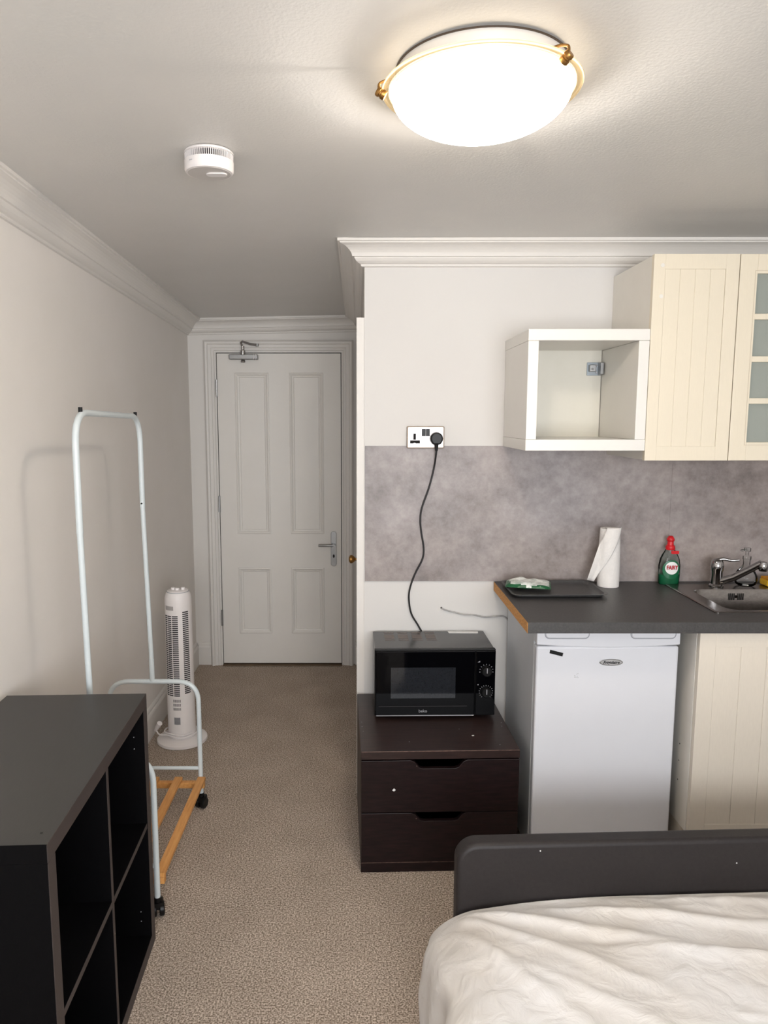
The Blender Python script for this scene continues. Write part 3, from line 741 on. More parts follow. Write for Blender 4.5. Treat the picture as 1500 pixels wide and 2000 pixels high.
# ------------------------------------------------------------------ socket, plug, cables
sk = thing('wall_socket', 'double wall socket with metal faceplate above the splashback', 'socket', (.262, YK, 1.482))
sy0 = YK-.0062
bm = B(); prism(bm, rrect(.189, .335, 1.4395, 1.5255, .005), sy0-.008, YK-.0001, 'y'); obj('back_box', bm, mat('socket_edge', (120, 104, 88), .4, .6, noise_scale=30, col2=(110, 94, 80)), sk, bev=.001)
bm = B(); prism(bm, rrect(.1925, .3315, 1.443, 1.522, .004), sy0-.0105, sy0-.008, 'y'); fp = obj('faceplate', bm, mat('socket_plate', (206, 200, 198), .32, .4, noise_scale=30, col2=(200, 194, 192)), sk, bev=.001)
fy2 = sy0-.0105
bm = B(); box(bm, .214, .224, fy2-.0012, fy2, 1.473, 1.497); box(bm, .202, .215, fy2-.0012, fy2, 1.459, 1.469); box(bm, .223, .240, fy2-.0012, fy2, 1.459, 1.469); box(bm, .2015, .2395, fy2-.0006, fy2, 1.461, 1.471)
obj('pin_holes', bm, M_hole, sk)
for x in (.2475, .2635):
    bm = B(); box(bm, x-.0005, x+.0145, fy2-.004, fy2, 1.487, 1.515); obj('switch', bm, M_black, sk, bev=.001)
for x in (.2005,):
    bm = B(); lathe(bm, [(.004, 0), (.004, .0015)], (x, fy2, 1.482), 14, axis='y'); obj('screw', bm, M_satin, sk)
bm = B(); lathe(bm, [(.0022, 0), (.0022, .001)], (.208, fy2, 1.514), 10, axis='y'); obj('screw', bm, M_satin, sk)

pg = thing('power_cable', 'black three-pin plug and cable running from the socket down behind the microwave', 'cable', (.303, fy2, 1.4755))
bm = B(); 
poly = []
for a in range(-40, 221, 13): poly.append((.303+.0245*math.cos(math.radians(a)), 1.478+.0245*math.sin(math.radians(a))))
poly += [(.288, 1.455), (.318, 1.455)]
prism(bm, poly, fy2-.030, fy2-.0004, 'y'); obj('plug', bm, M_black, pg, bev=.006, seg=3)
def wpx(x, y, Y):
    a = 1000 - y; cp, sp = math.cos(PITCH), math.sin(PITCH)
    yw = 1430*cp + a*sp; zw = a*cp - 1430*sp
    return Vector(((x-700)/yw*Y, Y, 1.56 + zw/yw*Y))
Yc = YK-.012
cpts = [Vector((.303, fy2-.017, 1.458)), Vector((.303, fy2-.016, 1.430))] + [wpx(x, y, Yc) for x, y in ((848, 912), (838, 952), (824, 992), (821, 1016), (823, 1040), (827.5, 1070), (825, 1092), (810, 1122), (800, 1152), (799, 1175), (804, 1200), (818, 1224), (826, 1245))] + [Vector((.262, 2.872, .55))]
bm = B(); tube(bm, smooth_path(cpts, 6), .0036, 10); obj('cord', bm, M_cable, pg, smooth=True)
bm = B(); tube(bm, [cpts[0], cpts[1]], lambda t: .0085-.0035*t, 12); obj('strain_relief', bm, M_black, pg, smooth=True)
gpts = [wpx(x, y, YK-.006) for x, y in ((862, 1188), (872, 1192), (888, 1196), (905, 1200), (925, 1201), (945, 1205), (965, 1204), (984, 1204))] + [Vector((.605, YK-.012, .748))]
bm = B(); tube(bm, smooth_path(gpts, 5), .0032, 8); single('loose_wire', bm, M_gcable, 'thin grey wire tacked loosely across the wall below the splashback', 'wire', tuple(gpts[0]), smooth=True)
bm = B(); p = wpx(862, 1187, YK-.002); lathe(bm, [(.004, 0), (.003, .002)], p, 10, axis='y'); single('wall_screw', bm, M_slot, 'small dark screw in the wall at the end of the grey wire', 'screw', tuple(p))

# ------------------------------------------------------------------ worktop, sink
ZW = .907
SX0, SX1, SY0, SY1 = 1.200, 1.98, 2.395, 2.815
BX0, BX1, BY0, BY1 = 1.262, 1.66, 2.428, 2.735
wk = thing('worktop', 'charcoal laminate worktop with exposed chipboard end', 'worktop', (1.6, 2.58, ZW-.038))
bm = B()
hx0, hx1, hy0, hy1 = BX0-.02, BX1+.02, BY0-.015, BY1+.02
WX0, WX1, WY0, WY1 = .5445, XR-.002, 2.284, YK-.0065
box(bm, WX0, hx0, WY0, WY1, ZW-.036, ZW); box(bm, hx1, WX1, WY0, WY1, ZW-.036, ZW)
box(bm, hx0, hx1, WY0, hy0, ZW-.036, ZW); box(bm, hx0, hx1, hy1, WY1, ZW-.036, ZW)
obj('slab', bm, M_work, wk)
bm = B(); box(bm, WX0-.0012, WX0, WY0+.001, WY1, ZW-.036, ZW-.0015); obj('raw_end', bm, M_chip, wk)
sn = thing('sink', 'stainless steel inset sink with overflow slots at the right', 'sink', (1.6, 2.6, ZW))
def rl(x0, x1, y0, y1, r, z): return [(x, y, z) for x, y in rrect(x0, x1, y0, y1, r, 8)]
bm = B()
loops = [rl(SX0, SX1, SY0, SY1, .012, ZW+.0003), rl(SX0, SX1, SY0, SY1, .012, ZW+.003), rl(SX0+.004, SX1-.004, SY0+.004, SY1-.004, .010, ZW+.005),
         rl(SX0+.012, SX1-.012, SY0+.010, SY1-.012, .012, ZW+.004),
         rl(BX0-.012, BX1+.012, BY0-.012, BY1+.012, .055, ZW+.004), rl(BX0, BX1, BY0, BY1, .05, ZW+.002), rl(BX0+.004, BX1-.004, BY0+.004, BY1-.004, .05, ZW-.008),
         rl(BX0+.012, BX1-.012, BY0+.012, BY1-.012, .05, ZW-.13), rl(BX0+.03, BX1-.03, BY0+.03, BY1-.03, .05, ZW-.15)]
loft(bm, loops, False, True); obj('basin', bm, M_steel, sn, smooth=True)
for i in range(7):
    x = 1.405 + i*.0085 + .01
    if i == 3: continue
    bm = B(); box(bm, x-.0014, x+.0014, BY1-.0105, BY1-.0085, ZW-.038, ZW-.012); obj('overflow_slot', bm, M_hole, sn)
bm = B(); lathe(bm, [(.006, 0), (.005, .003)], (1.4405, BY1-.008, ZW-.025), 14, axis='y'); obj('overflow_screw', bm, M_chrome, sn)
bm = B(); lathe(bm, [(.03, 0), (.028, .003), (.01, .001)], (1.46, 2.58, ZW-.150), 24); obj('drain', bm, M_chrome, sn, smooth=True)

tp = thing('mixer_tap', 'chrome mixer tap with a slanted spout behind the sink', 'tap', (1.385, 2.775, ZW+.005))
tx, ty, tz = 1.385, 2.775, ZW+.0052
bm = B(); lathe(bm, [(.027, 0), (.027, .004), (.0215, .010), (.0205, .055), (.023, .066), (.024, .080), (.021, .098), (.014, .106), (.004, .109)], (tx, ty, tz), 32); obj('body', bm, M_chrome, tp, smooth=True)
bm = B(); tube(bm, [(tx+.008, ty-.006, tz+.018), (tx+.045, ty-.045, tz+.045), (tx+.082, ty-.085, tz+.084), (tx+.108, ty-.112, tz+.112)], lambda t: .0145-.002*t, 16); obj('spout', bm, M_chrome, tp, smooth=True)
bm = B(); lathe(bm, [(.013, 0), (.015, .004), (.016, .022), (.012, .034), (.004, .037)], (tx+.112, ty-.116, tz+.083), 20); obj('nozzle', bm, M_chrome, tp, smooth=True)
bm = B(); tube(bm, smooth_path([(tx-.012, ty, tz+.098), (tx+.015, ty-.01, tz+.108), (tx+.045, ty-.02, tz+.104), (tx+.068, ty-.03, tz+.108)], 5), lambda t: .008-.004*t, 10); obj('lever', bm, M_chrome, tp, smooth=True)

# soap dispenser
gx_, gy_ = 1.500, 2.780; gz_ = ZW+.0053
so = thing('soap_dispenser', 'round clear glass soap dispenser behind the tap spout', 'soap dispenser', (gx_, gy_, gz_))
bm = B(); lathe(bm, [(.024, 0), (.036, .008), (.0415, .024), (.040, .042), (.031, .060), (.018, .074), (.0125, .084), (.0125, .100), (.014, .104)], (gx_, gy_, gz_), 36); obj('flask', bm, M_glass, so, smooth=True)
bm = B(); lathe(bm, [(.015, .1045), (.015, .116), (.006, .118), (.006, .134), (.012, .136), (.012, .148), (.009, .150)], (gx_, gy_, gz_), 20)
tube(bm, [(gx_, gy_, gz_+.142), (gx_-.03, gy_-.01, gz_+.140)], .004, 8); obj('pump', bm, M_glass, so, smooth=True)

# sponge
sp = thing('sponge', 'yellow washing-up sponge at the right edge beside the tap', 'sponge', (1.62, 2.785, ZW+.0053))
bm = B(); prism(bm, rrect(1.572, 1.665, ZW+.006, ZW+.030, .006), 2.757, 2.812, 'y'); obj('foam', bm, M_yellow, sp, bev=.003)
bm = B(); prism(bm, rrect(1.575, 1.662, ZW+.0302, ZW+.038, .002), 2.759, 2.810, 'y'); obj('scourer', bm, mat('orange_scourer', (214, 150, 30), .95, bump=.8, bump_scale=300, noise_scale=200, col2=(190, 120, 20)), sp)

# washing-up liquid
wx, wy = 1.2255, 2.835
wb = thing('dish_soap_bottle', 'green-labelled washing-up liquid bottle with a red cap on the worktop', 'bottle', (wx, wy, ZW))
def ell(z, rx, ry, n=40): return [(wx+rx*math.cos(2*PI*i/n), wy+ry*math.sin(2*PI*i/n), z) for i in range(n)]
HZ = [(.000, .038, .022), (.004, .0405, .024), (.045, .0425, .025), (.075, .0425, .025), (.100, .038, .023), (.118, .030, .020), (.130, .022, .017), (.140, .0165, .0165)]
bm = B(); loft(bm, [ell(ZW+.0005+h, a, b) for h, a, b in HZ]); obj('bottle_body', bm, M_bottle, wb, smooth=True)
HL = [(h, a, b) for h, a, b in HZ]
bm = B(); loft(bm, [ell(ZW+.001, .0375, .0215), ell(ZW+.0046, .0398, .0233), ell(ZW+.040, .0418, .0243)]); obj('liquid', bm, M_green, wb, smooth=True)
def wedge(bm, cx, cz, rx, rz, lift, n=28, m=5):
    """curved decal on the bottle's front"""
    def P(x, z):
        h = z - ZW - .0005
        for (h0, a0, b0), (h1, a1, b1) in zip(HZ, HZ[1:]):
            if h <= h1: break
        t = max(0, min(1, (h-h0)/(h1-h0))); a = a0+(a1-a0)*t; b = b0+(b1-b0)*t
        q = max(0, 1-((x-wx)/a)**2)
        return (x, wy - b*math.sqrt(q) - lift, z)
    c = bm.verts.new(P(cx, cz)); prev = None
    rings = []
    for j in range(1, m+1):
        rings.append([bm.verts.new(P(cx+rx*j/m*math.cos(2*PI*i/n), cz+rz*j/m*math.sin(2*PI*i/n))) for i in range(n)])
    for i in range(n):
        bm.faces.new((c, rings[0][i], rings[0][(i+1) % n]))
        for j in range(m-1):
            bm.faces.new((rings[j][i], rings[j+1][i], rings[j+1][(i+1) % n], rings[j][(i+1) % n]))
bm = B(); wedge(bm, wx, ZW+.062, .034, .038, .0012); lbp = obj('front_label', bm, M_green, wb, smooth=True)
bm = B(); wedge(bm, wx, ZW+.068, .0255, .025, .0018); obj('label_disc', bm, M_ink, lbp, smooth=True)
bm = textbm('FAIRY', .0175, facing_cam((wx, wy-.0285, ZW+.070), (.95, 1.25, 1)), bold=.0006); obj('label_text', bm, M_redink, lbp)
bm = B(); lathe(bm, [(.0175, .138), (.0185, .141), (.0175, .152), (.0135, .156)], (wx, wy, ZW), 28); cap = obj('cap', bm, M_red, wb, smooth=True)
bm = B(); lathe(bm, [(.0125, .156), (.0115, .170), (.0145, .174), (.0145, .180), (.009, .190), (.006, .192)], (wx, wy, ZW), 24); obj('spout_top', bm, M_red, cap, smooth=True)
bm = B(); prism(bm, rrect(wx-.004, wx+.026, ZW+.124, ZW+.136, .003), wy-.0222, wy-.0195, 'y'); obj('neck_tag', bm, M_red, wb)

# kitchen roll
kx, ky = .974, 2.800
kr = thing('kitchen_roll', 'roll of white kitchen paper standing on the worktop with a loose sheet', 'kitchen roll', (kx, ky, ZW))
bm = B()
n = 40; R_, r_ = .0415, .020
lo_ = [[(kx+q*math.cos(2*PI*i/n), ky+q*math.sin(2*PI*i/n)*.95, z) for i in range(n)] for q, z in ((R_, ZW+.0005), (R_*1.01, ZW+.08), (R_*.96, ZW+.16), (R_*.90, ZW+.228), (r_, ZW+.228), (r_*.9, ZW+.224), (r_*.9, ZW+.01))]
loft(bm, lo_); rollo = obj('roll', bm, M_paper, kr, smooth=True)
bm = B(); lathe(bm, [(.0175, .002), (.0175, .226)], (kx, ky, ZW), 24, False, False); obj('card_tube', bm, mat('card_tube', (168, 158, 150), .9, noise_scale=30, col2=(158, 148, 140)), kr)
# loose sheet: leaves the roll's front, pulled out to the lower left
bm = B()
N1, N2 = 14, 18; G = []
for j in range(N2+1):
    v = j/N2; z = ZW + .234 - v*.232
    row = []
    fl = v**1.0
    xl = kx-.024 - .068*fl; xr = kx+.037 - .099*v**1.25
    zl = z + .030*fl; zr = z + .020*fl
    if v > .95: pass
    for i in range(N1+1):
        u = i/N1
        x = xl + (xr-xl)*u
        dxr = (x-kx)
        surf = ky - math.sqrt(max(0, (R_+.0015)**2 - min(abs(dxr), R_)**2))*.95
        y = surf - .010*fl*(1-u)*1.0 - .002 - .012*v*(1-u) 
        y = min(y, ky-.020)
        row.append(bm.verts.new((x, y, max(ZW+.0165, zl+(zr-zl)*u + .0 ))))
    G.append(row)
for j in range(N2):
    for i in range(N1): bm.faces.new((G[j][i], G[j+1][i], G[j+1][i+1], G[j][i+1]))
o = obj('loose_sheet', bm, M_paper, kr, smooth=True); s = o.modifiers.new('thick', 'SOLIDIFY'); s.thickness = .0008

# baking tray + packet
tr = thing('baking_tray', 'flat dark grey baking tray on the worktop left of the kitchen roll', 'tray', (.74, 2.72, ZW))
def tl(o, r, z):
    P = rrect(.575-o, .905+o, 2.603-o, 2.826+o, r, 8)
    return [(x - .004 + (x-.74)*.0, y + (x-.74)*.02, z) for x, y in P]
bm = B(); loft(bm, [tl(-.012, .02, ZW+.0005), tl(-.002, .025, ZW+.004), tl(.004, .028, ZW+.012), tl(.012, .03, ZW+.0135), tl(.012, .03, ZW+.0150), tl(.002, .027, ZW+.0138), tl(-.004, .025, ZW+.0055), tl(-.014, .02, ZW+.0025)])
obj('tray', bm, M_tray, tr, smooth=True)
pk = thing('snack_packet', 'crumpled green and white food packet lying on the dark tray', 'packet', (.648, 2.735, ZW+.0078), math.radians(-14))
bm = B(); NX, NY = 26, 20; top, bot = [], []
def pkz(u, v):
    e = (max(0, 1-abs(2*u-1)**2.6) * max(0, 1-abs(2*v-1)**2.4))**.5
    return .019*e + .010*noise.noise(Vector((u*4.5, v*4, 3.1)))*e
for j in range(NY+1):
    tr_, br_ = [], []
    for i in range(NX+1):
        u, v = i/NX, j/NY; x = (u-.5)*.168; y = (v-.5)*.120
        z = .012 + pkz(u, v)
        tr_.append(bm.verts.new((x, y, z+.0008))); br_.append(bm.verts.new((x, y, max(.0, .012-.012*min(1, pkz(u, v)/.02)**1.6) )))
    top.append(tr_); bot.append(br_)
for j in range(NY):
    for i in range(NX):
        f = bm.faces.new((top[j][i], top[j][i+1], top[j+1][i+1], top[j+1][i]))
        u, v = (i+.5)/NX, (j+.5)/NY
        green = (v < .07 + .05*math.sin(u*9)) or u < .07 + .05*math.sin(v*7) or (u > .96)
        f.material_index = 1 if green else 0
        bm.faces.new((bot[j][i], bot[j+1][i], bot[j+1][i+1], bot[j][i+1])).material_index = 1
for i in range(NX):
    bm.faces.new((top[0][i], bot[0][i], bot[0][i+1], top[0][i+1])).material_index = 1
    bm.faces.new((top[-1][i], top[-1][i+1], bot[-1][i+1], bot[-1][i])).material_index = 1
for j in range(NY):
    bm.faces.new((top[j][0], top[j+1][0], bot[j+1][0], bot[j][0])).material_index = 1
    bm.faces.new((top[j][-1], bot[j][-1], bot[j+1][-1], top[j+1][-1])).material_index = 1
M_pkw = mat('packet_white', (232, 234, 230), .3, noise_scale=38, col2=(176, 184, 176), bump=.6, bump_scale=45, lo=.45, hi=.62, bdist=.004)
M_pkg = mat('packet_green', (18, 78, 46), .3, noise_scale=30, col2=(30, 98, 58), bump=.5, bump_scale=45, bdist=.004)
pko = obj('wrapper', bm, [M_pkw, M_pkg], pk, local=True, smooth=True)

# ------------------------------------------------------------------ fridge
fg = thing('fridge', 'small white under-counter fridge between the drawers and the cream cabinet', 'fridge', (.836, 2.60, 0))
FX0, FX1, FYF = .597, 1.074, 2.372
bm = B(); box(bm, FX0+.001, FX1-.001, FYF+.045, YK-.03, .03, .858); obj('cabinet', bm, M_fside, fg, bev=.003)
for x in (FX0+.04, FX1-.04):
    for y in (FYF+.08, YK-.07):
        bm = B(); lathe(bm, [(.016, 0), (.016, .031)], (x, y, 0), 14); obj('foot', bm, M_black, fg)
bm = B(); box(bm, FX0+.010, FX1-.010, FYF+.036, FYF+.046, .045, .850); obj('door_seal', bm, M_grey, fg)
bm = B(); box(bm, FX0, FX1, FYF, FYF+.037, .04, .800); fd = obj('door', bm, M_fridge, fg, bev=.008, seg=4)
# top handle rail, curved lower edge with two grip pockets
bm = B()
poly = [(FX0-.001, .862), (FX0-.001, .806)] + [(FX0+(FX1-FX0)*i/16, .806-.010*math.sin(PI*i/16)) for i in range(1, 16)] + [(FX1+.001, .806), (FX1+.001, .862)]
poly = [(x, z) for x, z in poly]
prism(bm, poly, FYF-.004, FYF+.037, 'y'); rail = obj('handle_rail', bm, M_fridge, fd, bev=.004, seg=3)
for x0_, x1_ in ((FX0+.026, FX0+.172), (FX1-.165, FX1-.016)):
    bm = B(); loft(bm, [[(x, FYF-.0042, z) for x, z in rrect(x0_, x1_, .829, .868, .014)], [(x, FYF-.0085, z) for x, z in rrect(x0_+.003, x1_-.003, .832, .868, .012)]]); 
    pc = obj('grip', bm, M_fridge, rail, bev=.0015)
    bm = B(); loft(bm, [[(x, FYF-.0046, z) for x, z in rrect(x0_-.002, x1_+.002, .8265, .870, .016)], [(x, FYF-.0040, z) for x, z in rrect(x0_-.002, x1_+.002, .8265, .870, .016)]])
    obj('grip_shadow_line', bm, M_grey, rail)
lgx, lgz = .8475, .745
bm = B(); prism(bm, ellipse(lgx, lgz, .0395, .0118), FYF-.003, FYF+.0002, 'y'); bd = obj('badge', bm, M_satin, fd, bev=.001)
bm = B(); prism(bm, ellipse(lgx, lgz, .0350, .0085), FYF-.0036, FYF-.0028, 'y'); obj('badge_plate', bm, mat('badge_silver', (206, 206, 208), .3, .6, noise_scale=30, col2=(196, 196, 198)), bd)
bm = textbm('Frigidaire', .0145, facing_cam((lgx, FYF-.0040, lgz)), shear=.25, bold=.0003); obj('badge_text', bm, M_black, bd)
bm = B(); prism(bm, [(.642, .7885), (.686, .7770), (.6835, .7650), (.640, .7765)], FYF-.0015, FYF+.0002, 'y'); obj('black_sticker', bm, M_black, fd)
bm = B()
for i in range(9):
    x = .727 + random.random()*.018; z = .690 + random.random()*.016
    prism(bm, ellipse(x, z, .0016, .0008, 6), FYF-.0003, FYF+.0002, 'y')
obj('scuff_mark', bm, M_greyink, fd)

# ------------------------------------------------------------------ base cabinet
def bead_door(bm, x0, x1, z0, z1, y, inset_l, inset_r, inset_t, inset_b, grooves, th=.018):
    px0, px1, pz0, pz1 = x0+inset_l, x1-inset_r, z0+inset_b, z1-inset_t
    box(bm, x0, px0, y, y+th, z0, z1); box(bm, px1, x1, y, y+th, z0, z1)
    box(bm, px0, px1, y, y+th, z0, pz0); box(bm, px0, px1, y, y+th, pz1, z1)
    n = grooves + 1; w = (px1-px0)/n
    for i in range(n):
        box(bm, px0+i*w+.0008, px0+(i+1)*w-.0008, y+.0015, y+th-.002, pz0, pz1)
    box(bm, px0, px1, y+.0032, y+th-.003, pz0, pz1)
cb = thing('base_cabinet', 'cream base cabinet with grooved door below the sink', 'cabinet', (1.42, 2.6, 0))
CX0, CX1 = 1.108, 1.72
bm = B(); box(bm, CX0, CX0+.016, 2.325, YK-.012, .165, .870); box(bm, CX1-.016, CX1, 2.325, YK-.012, .165, .870); box(bm, CX0+.016, CX1-.016, 2.325, YK-.012, .165, .181)
box(bm, CX0+.016, CX1-.016, YK-.018, YK-.012, .181, .870)
box(bm, CX0+.016, CX1-.016, 2.325, 2.34, .84, .870)
obj('carcass', bm, M_carc, cb, bev=.0008)
bm = B(); bead_door(bm, CX0+.001, CX1-.001, .163, .869, 2.303, .052, .052, .050, .042, 5, .019); obj('door', bm, M_cab2, cb, bev=.0006)
for x in (CX0+.06, CX1-.05):
    for y in (2.43, 2.8):
        bm = B(); lathe(bm, [(.030, 0), (.030, .008), (.026, .012), (.026, .165)], (x, y, 0), 16); obj('leg', bm, M_cab2, cb)
bm = B(); box(bm, CX0+.004, CX0+.020, 2.372, 2.86, 0, .1645); box(bm, CX0+.020, CX1-.02, 2.372, 2.388, 0, .1645); obj('plinth', bm, M_cab2, cb)
for z in (.445, .385, .315):
    bm = B(); lathe(bm, [(.0025, 0), (.0025, -.0008)], (CX0, 2.40, z), 8, axis='x'); obj('screw_hole', bm, M_slot, cb)
cb2 = thing('base_cabinet', 'cream base cabinet beyond the right edge of the sink', 'cabinet', (2.2, 2.6, 0))
bm = B(); box(bm, 1.723, 2.70, 2.325, YK-.012, .165, .870); obj('carcass', bm, M_carc, cb2)
bm = B(); bead_door(bm, 1.724, 2.20, .163, .869, 2.303, .05, .05, .05, .042, 5); obj('door', bm, M_cab2, cb2)
bm = B(); bead_door(bm, 2.203, 2.699, .163, .869, 2.303, .05, .05, .05, .042, 5); obj('door', bm, M_cab2, cb2)
for x in (1.78, 2.65):
    for y in (2.42, 2.8):
        bm = B(); lathe(bm, [(.022, 0), (.016, .012), (.016, .165)], (x, y, 0), 12); obj('leg', bm, M_cab2, cb2)

# ------------------------------------------------------------------ wall cabinets
UZ0, UZ1, UY = 1.416, 2.092, 2.512
uc = thing('wall_cabinet', 'cream wall cabinet with a grooved solid door beside the white cube', 'wall cabinet', (1.11, 2.7, UZ0))
bm = B()
box(bm, .9735, .9895, UY, YK-.001, UZ0, UZ1-.002); box(bm, 1.238, 1.254, UY, YK-.001, UZ0, UZ1-.002)
box(bm, .9895, 1.238, UY, YK-.001, UZ0, UZ0+.016); box(bm, .9895, 1.238, UY, YK-.001, UZ1-.018, UZ1-.002); box(bm, .9895, 1.238, YK-.01, YK-.004, UZ0+.016, UZ1-.018)
obj('carcass', bm, M_carc, uc, bev=.0008)
bm = B(); bead_door(bm, .9725, 1.2545, UZ0-.002, UZ1, UY-.020, .038, .044, .048, .048, 3, .019); ud = obj('door', bm, M_cab, uc, bev=.0006)
for z in (UZ1-.036, UZ1-.135):
    bm = B(); lathe(bm, [(.0065, 0), (.0065, .0010), (.0045, .0010), (.0045, .0004)], (1.001, UY-.020, z), 16, axis='y'); obj('hole_cap', bm, M_carc, ud)
gc = thing('wall_cabinet', 'cream wall cabinet with glazed barred door at the right edge', 'wall cabinet', (1.55, 2.7, UZ0))
g0, g1 = 1.2565, 1.856
bm = B()
box(bm, g0, g0+.016, UY, YK-.001, UZ0, UZ1-.002); box(bm, g1-.016, g1, UY, YK-.001, UZ0, UZ1-.002)
box(bm, g0+.016, g1-.016, UY, YK-.001, UZ0, UZ0+.016); box(bm, g0+.016, g1-.016, UY, YK-.001, UZ1-.018, UZ1-.002); box(bm, g0+.016, g1-.016, YK-.01, YK-.004, UZ0+.016, UZ1-.018)
obj('carcass', bm, M_carc, gc, bev=.0008)
bm = B(); box(bm, g0+.017, g1-.017, UY+.02, YK-.011, 1.752, 1.760); obj('shelf', bm, M_boxin, gc)
bars_z = [UZ0-.002, UZ0+.058, 1.580, 1.590, 1.722, 1.734, 1.880, 1.893, UZ1-.052, UZ1]
for gx0, gx1 in ((g0+.001, (g0+g1)/2-.001), ((g0+g1)/2+.001, g1-.001)):
    bm = B(); yq0, yq1 = UY-.020, UY-.001
    box(bm, gx0, gx0+.058, yq0, yq1, UZ0-.002, UZ1); box(bm, gx1-.058, gx1, yq0, yq1, UZ0-.002, UZ1)
    box(bm, gx0+.058, gx1-.058, yq0, yq1, UZ0-.002, UZ0+.060); box(bm, gx0+.058, gx1-.058, yq0, yq1, UZ1-.062, UZ1)
    pzs = [UZ0+.060, UZ1-.062]; hgt = (pzs[1]-pzs[0])
    for k in (1, 2, 3):
        z = pzs[0] + hgt*k/4; box(bm, gx0+.058, gx1-.058, yq0, yq1, z-.0095, z+.0095)
    box(bm, (gx0+gx1)/2-.0095, (gx0+gx1)/2+.0095, yq0+.0002, yq1, pzs[0], pzs[1])
    gd = obj('door', bm, M_cab, gc, bev=.0015)
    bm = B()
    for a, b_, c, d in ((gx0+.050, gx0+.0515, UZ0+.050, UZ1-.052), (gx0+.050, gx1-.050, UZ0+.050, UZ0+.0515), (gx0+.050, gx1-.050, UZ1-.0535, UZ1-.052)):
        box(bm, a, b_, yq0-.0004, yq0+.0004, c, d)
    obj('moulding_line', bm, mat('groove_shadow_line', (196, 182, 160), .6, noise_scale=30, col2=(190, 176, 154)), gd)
    bm = B(); box(bm, gx0+.054, gx1-.054, UY-.008, UY-.006, UZ0+.055, UZ1-.057); obj('pane', bm, M_pane, gd)

# ------------------------------------------------------------------ white cube
cu = thing('cube_shelf', 'open white cube shelf mounted on the wall beside the cream wall cabinet', 'shelf', (.77, 2.69, 1.447))
CU0, CU1, CZ0, CZ1, CY0, CY1, ct_ = .5665, .9715, 1.4475, 1.8515, 2.492, YK-.007, .0375
bm = B(); box(bm, CU0, CU1, CY0, YK-.001, CZ1-ct_, CZ1); obj('top_board', bm, M_box, cu, bev=.001)
bm = B(); box(bm, CU0, CU1, CY0, CY1, CZ0, CZ0+ct_); obj('bottom_board', bm, M_box, cu, bev=.001)
for x0_, x1_ in ((CU0+.0005, CU0+ct_-.002), (CU1-ct_+.002, CU1-.0005)):
    bm = B(); box(bm, x0_, x1_, CY0+.0006, CY1, CZ0+ct_+.0006, CZ1-ct_-.0006); obj('side_board', bm, M_box, cu, bev=.001)
bm = B(); box(bm, CU0+ct_, CU1-ct_, CY1-.012, CY1-.004, CZ0+ct_, CZ1-ct_); obj('back_board', bm, M_boxin, cu)
bx, bz = .880, 1.745
bm = B(); prism(bm, rrect(bx-.002, bx+.0535, bz-.026, bz+.024, .003), CY1-.016, CY1-.0122, 'y'); hb = obj('hanging_bracket', bm, mat('zinc_blue', (140, 148, 154), .45, .6, noise_scale=30, col2=(152, 158, 163)), cu, bev=.001)
bm = B(); box(bm, bx+.004, bx+.028, CY1-.034, CY1-.016, bz-.012, bz+.014); box(bm, bx+.040, bx+.0525, CY1-.05, CY1-.016, bz-.024, bz+.022); obj('bracket_body', bm, M_satin, hb, bev=.002)
bm = B()
for q in ((bx+.034, bz+.012), (bx+.034, bz-.014), (bx+.014, bz-.002)):
    lathe(bm, [(.004, 0), (.003, .002)], (q[0], CY1-.016 if q[0] > bx+.02 else CY1-.034, q[1]), 10, axis='y')
obj('bracket_screw', bm, M_chrome, hb)

# ------------------------------------------------------------------ bed
BR = math.radians(2.3)
bed = thing('bed', 'charcoal bed frame with a rounded low footboard', 'bed', (.254, 1.75, 0), BR)
def bl(name, bm, m, parent=bed, **k): return obj(name, bm, m, parent, local=True, **k)
BW = 1.45
# local: x across (right), y towards the kitchen; footboard occupies y 0 .. .055
bm = B()
FT = .472
def fb(o, z0=.10):
    P = [(0+o, z0+o), (BW-o, z0+o)]
    r = .055
    for a in range(0, 91, 9): P.append((BW-o-r+r*math.cos(math.radians(a)), FT-o-r+r*math.sin(math.radians(a))))
    for a in range(90, 181, 9): P.append((o+r+r*math.cos(math.radians(a)), FT-o-r+r*math.sin(math.radians(a))))
    return P
prism(bm, fb(0), 0, .055, 'y'); bl('footboard', bm, M_leath, bev=.012, seg=4, smooth=True)
for x, z in ((.215, .452), (.735, .405)):
    bm = B(); lathe(bm, [(.0022, 0), (.0018, .0008)], (x, 0.0004, z), 8, axis='y'); bl('paint_speck', bm, M_ink)
for x0_, x1_ in ((.0, .03), (BW-.03, BW)):
    bl('side_rail', box(B(), x0_, x1_, -1.98, -.002, .12, .26), M_leath, bev=.006)
bl('slat_base', box(B(), .032, BW-.032, -1.98, -.004, .14, .165), M_pine)
for x in (.03, BW-.07):
    for y in (.008, -1.96):
        bl('leg', box(B(), x, x+.04, y, y+.04, 0, .125), M_black)
bl('headboard', box(B(), 0, BW, -2.04, -1.985, .1, .85), M_leath, bev=.012)
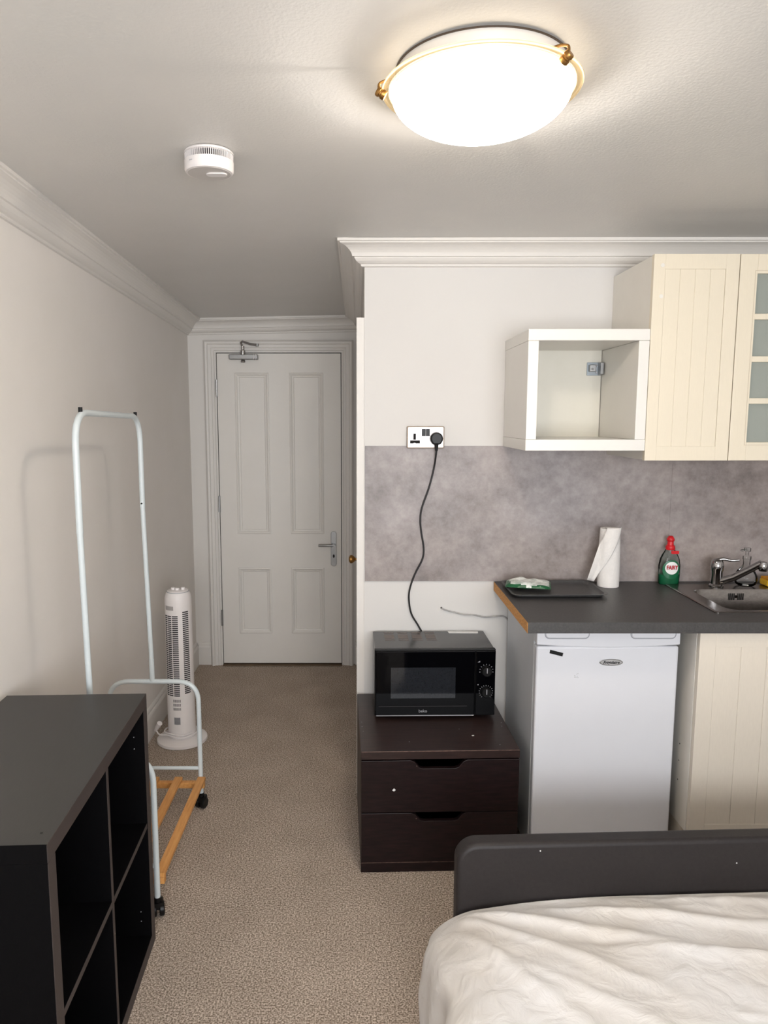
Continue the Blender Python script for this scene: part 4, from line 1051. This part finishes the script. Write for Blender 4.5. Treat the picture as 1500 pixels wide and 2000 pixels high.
# sheet: one draped cloth
sh_M = Matrix.Translation((.254, 1.75, 0)) @ Matrix.Rotation(BR, 4, 'Z')
bm = B()
def sstep(a, b, x):
    t = max(0, min(1, (x-a)/(b-a))); return t*t*(3-2*t)
def seg_d(px, py, ax, ay, bx, by):
    dx, dy = bx-ax, by-ay; t = max(0, min(1, ((px-ax)*dx+(py-ay)*dy)/(dx*dx+dy*dy)))
    return math.hypot(px-ax-t*dx, py-ay-t*dy), t, ((px-ax)*dy-(py-ay)*dx)
FOLDS = [(.06, -.03, .62, -.30, .016, .022), (.05, -.05, .42, -.42, .012, .016), (.25, -.05, .95, -.22, .013, .018), (.40, -.02, 1.2, -.10, .010, .02),
         (.03, -.10, .28, -.60, .012, .018), (.02, -.18, .12, -.75, .010, .014), (.55, -.25, 1.25, -.42, .014, .030), (.3, -.55, .8, -.75, .006, .02),
         (.10, -.22, .45, -.60, .007, .014), (.5, -.45, .9, -.5, .006, .02)]
NU, NV = 230, 170
HANG = .33
grid = []
for j in range(NV+1):
    v = -.004 - 1.955*(j/NV)**1.35        # distance from the footboard, denser near it
    row = []
    for i in range(NU+1):
        q = i/NU
        s = -HANG + (BW+.02+HANG*2)*(q**1.25 if q < 1 else 1)
        top = .345 - .02*math.exp(-((v)/.05)**2) - .035*math.exp(-(max(s, 0)/.20)**2)*math.exp(-(v/.14)**2) + .022*sstep(-.05, -.5, v)
        r = .075
        if s < 0 or s < r*1.2:
            # arc round the left edge then hang
            arc = r*PI/2
            d = (r*1.2) - s
            if d < arc:
                a = d/r; x = r*1.2 - r*math.sin(a) - .04; z = top - r*(1-math.cos(a)); hang = 0
            else:
                hang = d-arc; x = r*.2-.04; z = top - r - hang
            bulge = -.060*sstep(0, .15, d) * (1 - .22*sstep(.2, .42, d))
            vv = v*1.0
            fo = .028*math.sin(vv*17+1.2+1.5*math.sin(vv*5)) + .012*math.sin(vv*41+.6)
            x += bulge + fo*sstep(.03, .30, d)
            x += .02*sstep(-.02, -.0, v)*0
        elif s > BW - .0:
            d = s-BW; x = BW + .01*sstep(0, .1, d); z = top - d; 
        else: x = s-.04*(1-sstep(r*1.2, .4, s)); z = top
        if z < .015: z = .015 + .004*math.sin(v*30); x -= .0
        w = 1 if s > 0 else .4
        h = 0
        for ax, ay, bx_, by_, A, wd in FOLDS:
            dd, t, sg = seg_d(s, v, ax, ay, bx_, by_)
            wdd = wd*(.6+.9*t)
            h += .75*A*math.exp(-(dd/wdd)**2)*(math.sin(PI*min(1, t*.9+.1))**.6)
        h += .010*noise.noise(Vector((s*5, v*5, .3))) + .005*noise.noise(Vector((s*13, v*11+s*6, 2.3))) + .0022*noise.noise(Vector((s*34, v*26, 5.3)))
        # shallow fold line running to the right, near layer slightly higher
        fl = v + .16 + .15*s
        h += .010*sstep(.012, -.012, fl)*sstep(.12, .4, s)
        if z > .05 and s > -.1: z += h*w*sstep(0, -.05, v)
        elif s <= -.1: x -= h*.5
        y = v
        if j == 0: z -= .05
        row.append(bm.verts.new((x, y, max(z, .012))))
    grid.append(row)
for j in range(NV):
    for i in range(NU):
        bm.faces.new((grid[j][i], grid[j][i+1], grid[j+1][i+1], grid[j+1][i]))
o = obj('bed_sheet', bm, M_sheet, None, smooth=False)
for p in o.data.polygons: p.use_smooth = True
o.matrix_world = sh_M; o.location = sh_M.translation; o.rotation_euler = (0, 0, BR)
o.modifiers.new('thick', 'SOLIDIFY').thickness = .0015
tag(o, 'creased white bed sheet draped over the bed down to the floor', 'bed sheet')
